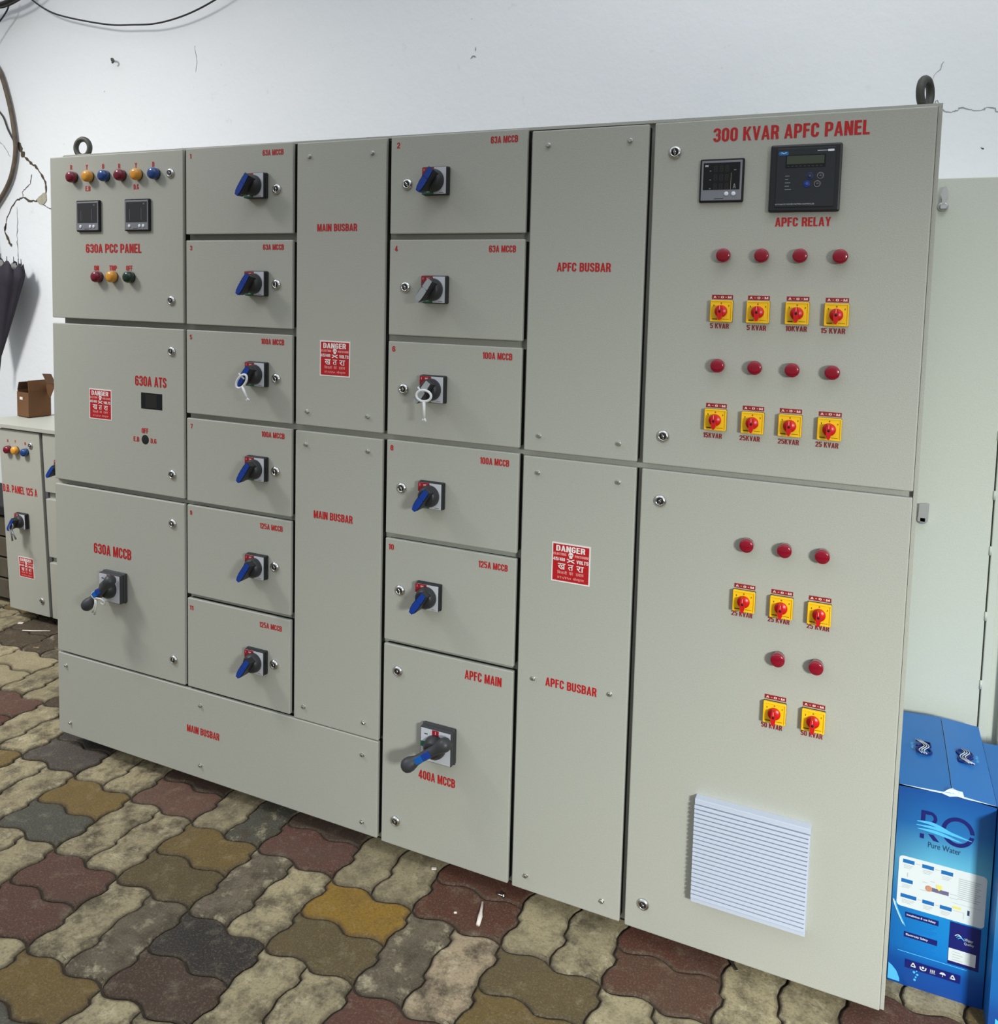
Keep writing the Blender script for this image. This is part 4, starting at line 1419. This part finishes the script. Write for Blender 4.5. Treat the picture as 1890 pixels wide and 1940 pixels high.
ring(m_, 2.2535, .4045, .0330, .0245, math.radians(4), math.radians(176), C_NAVY, y)
ring(m_, 2.2535, .4045, .0330, .0245, math.radians(215), math.radians(352), C_NAVY, y)
R_(m_, 2.1780, 2.1868, .4120, .4293, C_NAVY, y)
R_(m_, 2.1780, 2.1865, .3700, .3810, C_NAVY, y)
ring(m_, 2.1960, .4220, .0150, .0080, math.radians(-90), math.radians(90), C_NAVY, y - .0001)
R_(m_, 2.1780, 2.1960, .4293, .4378, C_NAVY, y)
m_.add([(2.1945 - ox, y, .384), (2.2055 - ox, y, .384), (2.2180 - ox, y, .370), (2.2060 - ox, y, .370)], [[0, 3, 2, 1]], C_NAVY)
for q, (za, am, xa, xb) in enumerate(((.4090, .0035, 2.170, 2.243), (.4000, .0030, 2.169, 2.282), (.3915, .0030, 2.172, 2.262))):
    n = 20
    vs = []
    for k in range(n + 1):
        t = k / n
        x = xa + (xb - xa) * t
        zz = za + am * math.sin(t * 4.2) - .006 * t
        th = .0046 * math.sin(PI * min(1, t * .97 + .02)) + .0004
        vs += [(x - ox, y - .0004, zz + th / 1.3), (x - ox, y - .0004, zz - th / 1.3)]
    m_.add(vs, [[2 * k, 2 * k + 1, 2 * k + 3, 2 * k + 2] for k in range(n)], C_LIGHT)
done()
m_, done = art('lettering', 'dark lettering reading Pure Water')
m_.text('Pure Water', 2.229 - ox, .3590, .066, .0135, -.0008, C_INK, .0)
done()
# white diagram panel
m_, done = art('diagram_panel', 'white panel with a labelled diagram')
pts = []
for cx, cz, a0 in ((2.309, .308, 0), (2.1475, .308, 90), (2.1475, .202, 180), (2.309, .202, 270)):
    for k in range(6):
        a = math.radians(a0 + 18 * k)
        pts.append((cx - ox + .0085 * math.cos(a), cz + .0085 * math.sin(a)))
m_.prism(pts, -.0008, -.0003, C_WHITE)
for cx, cz, wl in ((2.159, .305, .024), (2.199, .304, .024), (2.238, .302, .024), (2.158, .257, .024), (2.163, .220, .033), (2.204, .219, .024), (2.240, .218, .024)):
    R_(m_, cx - wl / 2, cx + wl / 2, cz - .0045, cz + .0045, C_MID, -.0011)
    for q in range(3):
        R_(m_, cx - wl / 2 * .8, cx + wl / 2 * (.8 - .2 * q), cz - .010 - q * .0035, cz - .0088 - q * .0035, C_GREY, -.0011)
for xa, xb, z in ((2.174, 2.184, .3045), (2.214, 2.224, .3035), (2.182, 2.190, .2195), (2.218, 2.226, .2185)):
    R_(m_, xa, xb, z - .0006, z + .0006, C_GREY, -.0011)
R_(m_, 2.1575, 2.1590, .268, .278, C_GREY, -.0011)
R_(m_, 2.206, 2.244, .2485, .2580, C_PURPLE, -.0011)
m_.prism([(2.203 - ox + .0072 * math.cos(a), .2535 + .0072 * math.sin(a)) for a in [2 * PI * k / 14 for k in range(14)]], -.0014, -.0010, C_COPPER)
m_.prism([(2.2180 - ox, .268), (2.2300 - ox, .268), (2.2295 - ox, .2605), (2.224 - ox, .2545), (2.2185 - ox, .2605)], -.0015, -.0011, C_YEL)
for xa, xb, z in ((2.19, 2.20, .266), (2.185, 2.20, .246), (2.246, 2.262, .255), (2.246, 2.262, .246), (2.206, 2.215, .272)):
    R_(m_, xa, xb, z - .0006, z + .0006, C_GREY, -.0011)
for q in range(11):
    R_(m_, 2.262, 2.307 - .004 * (q % 3), .2960 - q * .0048, .2978 - q * .0048, C_GREY, -.0011)
R_(m_, 2.251, 2.310, .2360, .2368, C_GREY, -.0011)
R_(m_, 2.253, 2.270, .2230, .2285, C_YEL, -.0011)
R_(m_, 2.2830, 2.2875, .2150, .2270, C_INK, -.0011)
R_(m_, 2.2520, 2.2760, .2180, .2188, C_GREY, -.0011)
R_(m_, 2.2755, 2.2765, .2040, .2188, C_GREY, -.0011)
done()
# lower artwork
m_, done = art('safety_text', 'blue text block with navy headings')
for z, s in ((.1755, 'Installation & use Safety'), (.1270, 'Electricity Safety')):
    R_(m_, 2.159, 2.228, z - .0065, z + .0065, C_NAVY, -.0008)
    m_.text(s, 2.192 - ox - (.006 if s[0] == 'E' else 0), z, .060 if s[0] == 'I' else .046, .0062, -.0012, C_WHITE, .02)
    for q in range(6):
        R_(m_, 2.161, 2.226 - .005 * (q % 3), z - .0125 - q * .0046, z - .0108 - q * .0046, C_BLUETXT, -.0008)
R_(m_, 2.148, 2.290, .0830, .0846, C_LIGHT, -.0008)
done()
m_, done = art('address_panel', 'navy panel with a white sticker')
R_(m_, 2.251, 2.313, .0880, .1900, C_NAVY, -.0007)
R_(m_, 2.2515, 2.306, .0960, .1265, C_WHITE, -.0011)
for q in range(4):
    R_(m_, 2.259, 2.275 + .006 * (q % 2), .1190 - q * .0062, .1203 - q * .0062, C_GREY, -.0014)
for q in range(3):
    m_.tube([(2.262 - ox + .013 * t + q * .003, -.0010, .157 - .003 * q + .006 * math.sin(2.6 * t + .3)) for t in [k / 8 for k in range(9)]], .0011, C_LIGHT if q else C_WHITE, 4)
m_.text('Water', 2.290 - ox, .1560, .018, .0075, -.0011, C_GREY, .02)
m_.text('Quality', 2.291 - ox, .1460, .020, .0075, -.0011, C_GREY, .02)
done()
m_, done = art('icon_strip', 'navy strip with white care symbols')
R_(m_, 2.165, 2.279, .0460, .0668, C_NAVY, -.0008)
yy = -.0012
for k, cx in enumerate((2.182, 2.2025, 2.2225, 2.2430, 2.2630)):
    x_ = cx - ox
    if k in (0, 4):
        for a in range(3):
            an = PI / 2 + a * 2 * PI / 3
            p0_ = Vector((x_ + .0058 * math.cos(an), .0562 + .0058 * math.sin(an)))
            p1_ = Vector((x_ + .0058 * math.cos(an + 2 * PI / 3), .0562 + .0058 * math.sin(an + 2 * PI / 3)))
            m_.tube([(p0_.x, yy, p0_.y), (p1_.x, yy, p1_.y)], .0014, C_WHITE, 4)
    elif k == 1:
        for sx in (-1, 1):
            m_.tube([(x_ + sx * .0062, yy, .0590), (x_ + sx * .0055, yy, .0535), (x_, yy, .0510)], .0015, C_WHITE, 5)
        m_.prism([(x_ + .0028 * math.cos(a), .0578 + .0028 * math.sin(a)) for a in [2 * PI * q / 12 for q in range(12)]], yy, yy + .0003, C_WHITE)
    elif k == 2:
        for q in range(3):
            R_(m_, cx - .005 + q * .0036, cx - .0026 + q * .0036, .0530, .0600, C_GREY, yy)
        R_(m_, cx - .006, cx + .006, .0508, .0518, C_GREY, yy)
    else:
        m_.prism([(x_ + .0062 * math.cos(a), .0560 + .0052 * math.sin(a)) for a in [PI * q / 12 for q in range(13)]], yy, yy + .0003, C_WHITE)
        R_(m_, cx - .0005, cx + .0005, .0505, .0560, C_WHITE, yy)
done()
m_, done = art('wave_print', 'light blue curved wave and bubbles')
m_.prism([(2.1305 - ox, .006), (2.1305 - ox, .046), (2.139 - ox, .040), (2.149 - ox, .029), (2.155 - ox, .014), (2.156 - ox, .006)], -.0008, -.0004, C_LIGHT)
done()
m_, done = art('curve_print', 'pale curved lines')
for q, dx in ((0, 0), (1, .004)):
    m_.tube([(2.132 - ox + dx + .024 * t, -.0007, .205 - .055 * t ** .8 - .004 * q) for t in [k / 8 for k in range(9)]], .0016, C_LIGHT if q else C_WHITE, 4)
done()
m_, done = art('bubble_print', 'pale bubbles')
for bx, bz, br in ((2.185, .040, .0028), (2.192, .036, .0026), (2.189, .029, .0020), (2.187, .022, .0028), (2.190, .044, .0016)):
    m_.prism([(bx - ox + br * math.cos(a), bz + br * math.sin(a)) for a in [2 * PI * q / 12 for q in range(12)]], -.0008, -.0004, C_LIGHT)
done()

B2 = blue_box('second blue carton, cut off by the right edge of the photo and standing further forward', (2.327 + .111, .092, 0), .220, .395, .480, False, 'blue cartons at the right')
flap(B2, -.110, -.001, .395, .480, .004, -1)
flap(B2, .001, .110, .395, .480, .004, 1)
b2body = [c for c in B2.children if c.name.startswith('carton_body')][0]
for ch in list(body1.children):         # the same artwork on its front
    c = ch.copy()
    COL.objects.link(c)
    c.parent = b2body

# ------------------------------------------------------------------ keys and ties hung on the knobs
def hung_key(name, label, ring_c, rw, rh, tiltk, shaft_a, shaft_b, m_, y):
    o = thing(name, label, 'key', (ring_c[0], y, ring_c[1]))
    cx, cz = ring_c
    pts = []
    for k in range(24):
        a = 2 * PI * k / 24
        u, v = rw * math.cos(a), rh * math.sin(a)
        pts.append((u * math.cos(tiltk) - v * math.sin(tiltk), 0, u * math.sin(tiltk) + v * math.cos(tiltk)))
    part(MB().tube(pts, .0034, m_, 8, True).build('bow'), o)
    a, b = Vector((shaft_a[0] - cx, 0, shaft_a[1] - cz)), Vector((shaft_b[0] - cx, 0, shaft_b[1] - cz))
    d = (b - a).normalized()
    nn = Vector((d.z, 0, -d.x))
    s = MB().tube([a, a + (b - a) * .5, b], [.0046, .0038, .0036], m_, 8)
    for sg in (-1, 1):
        s.tube([b - d * .003, b + d * .006 + nn * sg * .005], [.0034, .0028], m_, 8)
    part(s.build('shank'), o)
    return o


k5 = hung_key('panel_key', 'white panel key tied to the blue knob of door 5, hanging askew', (.3935, 1.3375), .0135, .0245, -.75, (.397, 1.324), (.4145, 1.288), KEYW, -.080)
part(MB().tube([(-.010, 0, .0225), (-.004, .006, .012), (.002, .010, .006)], .0028, KEYW, 6).build('tie'), k5)
k6 = hung_key('panel_key', 'white panel key tied to the silver knob of door 6, hanging straight down', (.9835, 1.3392), .0215, .0145, 0.0, (.985, 1.324), (.986, 1.279), KEYW, -.080)
part(MB().tube([(-.017, 0, .022), (-.012, .002, .012), (-.004, .008, .010)], .0028, KEYW, 6).build('tie'), k6)

tie = thing('cord_tie', 'white cord knotted round the lever of the 630A breaker handle, both ends hanging', 'cord', (-.172, -.08, .60))


def cp(pts):
    return [(x + .172, y + .08, z - .60) for x, y, z in pts]


lp_ = []
for k in range(17):
    a = PI - .35 + (PI + .7) * k / 16
    c, q = math.cos(a) * .0158, math.sin(a) * .0158
    lp_.append((-.2030 + c * .766, -.0715 + q, .6040 - c * .643))
part(MB().tube(cp(lp_), .0022, STRING, 8).build('loop'), tie)
part(MB().tube(cp([(-.196, -.088, .600), (-.180, -.092, .606), (-.160, -.094, .608), (-.146, -.092, .602), (-.147, -.090, .591), (-.157, -.089, .589), (-.166, -.088, .594)]), .0028, STRING, 8).build('bight'), tie)
part(MB().tube(cp([(-.190, -.089, .601), (-.186, -.092, .588), (-.192, -.092, .570), (-.200, -.091, .556)]), .0030, STRING, 8).build('cord_end'), tie)
part(MB().tube(cp([(-.186, -.089, .602), (-.180, -.092, .586), (-.186, -.092, .566), (-.191, -.091, .550)]), .0030, STRING, 8).build('cord_end'), tie)

gk = thing('key_bunch', 'two small grey keys on a tie hanging from the knob of the small distribution panel', 'key', (-1.512, .592, .478))
part(MB().tube([(.012 * math.cos(a), .004 * math.sin(a), .006 + .016 * math.sin(a)) for a in [2 * PI * k / 18 for k in range(18)]], .0028, GREYKEY, 6, True).build('ring'), gk)
part(MB().tube([(.002, -.003, -.006), (.008, -.004, -.030), (.012, -.003, -.056)], [.005, .0032, .0036], GREYKEY, 8).build('shank'), gk)
part(MB().tube([(.004, -.003, -.006), (.022, -.004, -.026), (.036, -.003, -.046)], [.005, .0032, .0036], GREYKEY, 8).build('shank'), gk)


# ------------------------------------------------------------------ umbrella, cables, hook on the wall
um = thing('umbrella', 'dark half-folded umbrella hanging tip down against the white wall at the left edge', 'umbrella', (-2.205, 1.055, 1.20))
n, m2 = 48, 16
vs, fs = [], []
top = Vector((.060, -.01, .50))
for i in range(m2 + 1):
    t = i / m2
    for k in range(n):
        a = 2 * PI * k / n
        fold = 1 + (.10 * math.cos(8 * a + .4) + .05 * math.sin(3 * a + 4 * t)) * min(1, t * 1.6)
        r = (.010 + .152 * t ** .95) * fold * (1 - .55 * max(0, t - .86) / .14 * .45)
        zz = .50 * t + (.020 * math.cos(8 * a + .4) - .022 * math.cos(a - .3)) * t ** 5
        vs.append((top.x * t + r * math.cos(a), top.y * t + r * .46 * math.sin(a), zz))
for i in range(m2):
    for k in range(n):
        k2 = (k + 1) % n
        fs.append([i * n + k, i * n + k2, (i + 1) * n + k2, (i + 1) * n + k])
part(MB().add(vs, fs, UMB, True).build('canopy'), um)
part(MB().add([(top.x + (p[0] - top.x) * .92, top.y + (p[1] - top.y) * .92, p[2] - .008) for p in vs[-n:]] + [(top.x, top.y, .47)], [[k, (k + 1) % n, n] for k in range(n)], UMBG, True).build('lining'), um, None, 'grey lining')
for k in range(8):
    a = 2 * PI * k / 8 - .05
    r = .118
    z_ = .52 - .022 * math.cos(a - .3)
    part(MB().tube([(top.x + r * 1.0 * math.cos(a), top.y + r * .46 * math.sin(a), z_ - .03), (top.x + r * .98 * math.cos(a), top.y + r * .45 * math.sin(a), z_ + .022)], [.004, .0015], BLACK, 6).build('rib_tip'), um)
part(MB().tube([(0, 0, .02), (-.006, 0, -.05), (-.010, 0, -.10)], [.010, .006, .0025], BLACK, 8).build('ferrule'), um)
part(MB().tube([(0, 0, .0), (top.x * .5, top.y, .40), (-.10, top.y, .62)], .005, BLACK, 8).build('shaft'), um)
part(MB().tube([(-.10, top.y, .615)] + [(-.145 + .03 * math.cos(a), top.y, .70 + .03 * math.sin(a)) for a in [PI * k / 8 for k in range(9)]], .009, BLACK, 8).build('handle'), um)


def smooth(pts, n=6):
    P = [Vector(p) for p in pts]
    out = []
    for k in range(len(P) - 1):
        p0, p1, p2, p3 = P[max(k - 1, 0)], P[k], P[k + 1], P[min(k + 2, len(P) - 1)]
        for s in range(n):
            t = s / n
            out.append(.5 * ((2 * p1) + (-p0 + p2) * t + (2 * p0 - 5 * p1 + 4 * p2 - p3) * t * t + (-p0 + 3 * p1 - 3 * p2 + p3) * t ** 3))
    out.append(P[-1])
    return out


o = MB().tube(smooth([(-2.10, 1.1, 3.13), (-1.986, 1.1, 3.051), (-1.89, 1.1, 2.990), (-1.777, 1.1, 2.941), (-1.592, 1.1, 2.891), (-1.413, 1.1, 2.853), (-1.274, 1.1, 2.838), (-1.139, 1.1, 2.828), (-1.008, 1.1, 2.836), (-.88, 1.1, 2.859), (-.749, 1.1, 2.898), (-.60, 1.11, 2.96), (-.45, 1.14, 3.04)]), .0042, CABLE, 8).build('sagging_cable')
tag(o, 'thin dark cable sagging in a curve across the top left of the white wall', 'cable')
o = MB().tube(smooth([(-2.40, 1.132, 2.86), (-2.283, 1.132, 2.737), (-2.240, 1.132, 2.666), (-2.198, 1.132, 2.553), (-2.172, 1.132, 2.456), (-2.155, 1.132, 2.353), (-2.153, 1.132, 2.290), (-2.167, 1.132, 2.222), (-2.194, 1.132, 2.153), (-2.237, 1.132, 2.091), (-2.306, 1.132, 2.02), (-2.40, 1.132, 1.93)]), .0115, ROPE, 10).build('frayed_cable')
tag(o, 'thick brown frayed cable bowing in from the left edge over the cracked wall', 'cable')
o = MB().tube(smooth([(-2.40, 1.14, 2.62), (-2.302, 1.14, 2.522), (-2.253, 1.14, 2.473), (-2.222, 1.14, 2.412), (-2.175, 1.14, 2.345)]), .0042, CABLE, 6).build('short_wire')
tag(o, 'thin dark wire running down to the thick brown cable at the left edge', 'wire')
for pts, r, lb in (([(-2.34, 1.08, 3.0), (-2.204, 1.08, 3.028), (-2.139, 1.08, 3.036), (-2.059, 1.08, 3.050), (-1.98, 1.08, 3.075)], .012, 'thickest dark wire in the bundle at the top left corner'),
                   ([(-2.34, 1.06, 2.985), (-2.205, 1.06, 3.008), (-2.132, 1.06, 3.006), (-2.059, 1.06, 3.016), (-1.972, 1.06, 3.040), (-1.90, 1.06, 3.07)], .005, 'thin wire running lowest under the bundle at the top left corner'),
                   ([(-2.30, 1.09, 2.86), (-2.207, 1.09, 2.945), (-2.169, 1.09, 2.974), (-2.132, 1.09, 3.012), (-2.119, 1.09, 3.06)], .004, 'short thin wire dropping steeply from the bundle at the top left corner')):
    o = MB().tube(smooth(pts), r, CABLE, 8).build('wire')
    tag(o, lb, 'wire', 'wires at the top left corner')
o = MB().tube(smooth([(-1.462, 1.149, 2.698), (-1.445, 1.13, 2.702), (-1.428, 1.122, 2.699), (-1.422, 1.122, 2.688), (-1.432, 1.122, 2.680)]), .0045, DARKSTEEL, 8).build('wall_hook')
tag(o, 'small metal hook in the white wall below the sagging cable', 'hook')

# ------------------------------------------------------------------ litter on the paving
o = MB().tube([(1.189, -.119, .004), (1.182, -.090, .0045), (1.176, -.072, .004), (1.166, -.040, .004)], [.0052, .0062, .0036, .0030], CHIP, 8).build('plastic_stick')
tag(o, 'thin pale plastic stick lying on the split red paver', 'stick')
bt = thing('bolt', 'small shiny bolt lying on the red paver just in front of the switchboard', 'bolt', (1.199, .006, .004))
part(MB().tube([(-.011, 0, 0), (.006, .001, 0)], .0032, CHROME, 8).build('shank'), bt)
part(MB().tube([(.005, .001, 0), (.010, .001, 0)], .0075, CHROME, 6).build('head'), bt)
o = MB().box(-.027, .027, -.0035, .0035, .001, .003, STEEL, .0005, 1, xf=T(1.7895, .048, .002) @ Matrix.Rotation(-.95, 4, 'Z')).build('metal_strip')
tag(o, 'narrow grey metal strip poking out from under the right half of the switchboard', 'strip')
for x, y, s, lb in ((.989, .02, .007, 'tiny white chip at the foot of the APFC main door'), (-1.545, .655, .012, 'white chip on the dark paving in front of the small distribution panel'), (1.118, -.105, .004, 'tiny white crumb beside the plastic stick')):
    o = MB().box(-s, s, -s * .6, s * .6, 0, .004, CHIP, .001, 1, xf=T(x, y, .001) @ Matrix.Rotation(.5, 4, 'Z')).build('chip')
    tag(o, lb, 'litter', 'white litter chips')
o = MB().tube([(-1.46, .60, .004), (-1.41, .615, .006), (-1.345, .655, .004)], .0024, CHIP, 6).build('twig')
tag(o, 'thin pale twig on the dark paving left of the switchboard', 'twig')
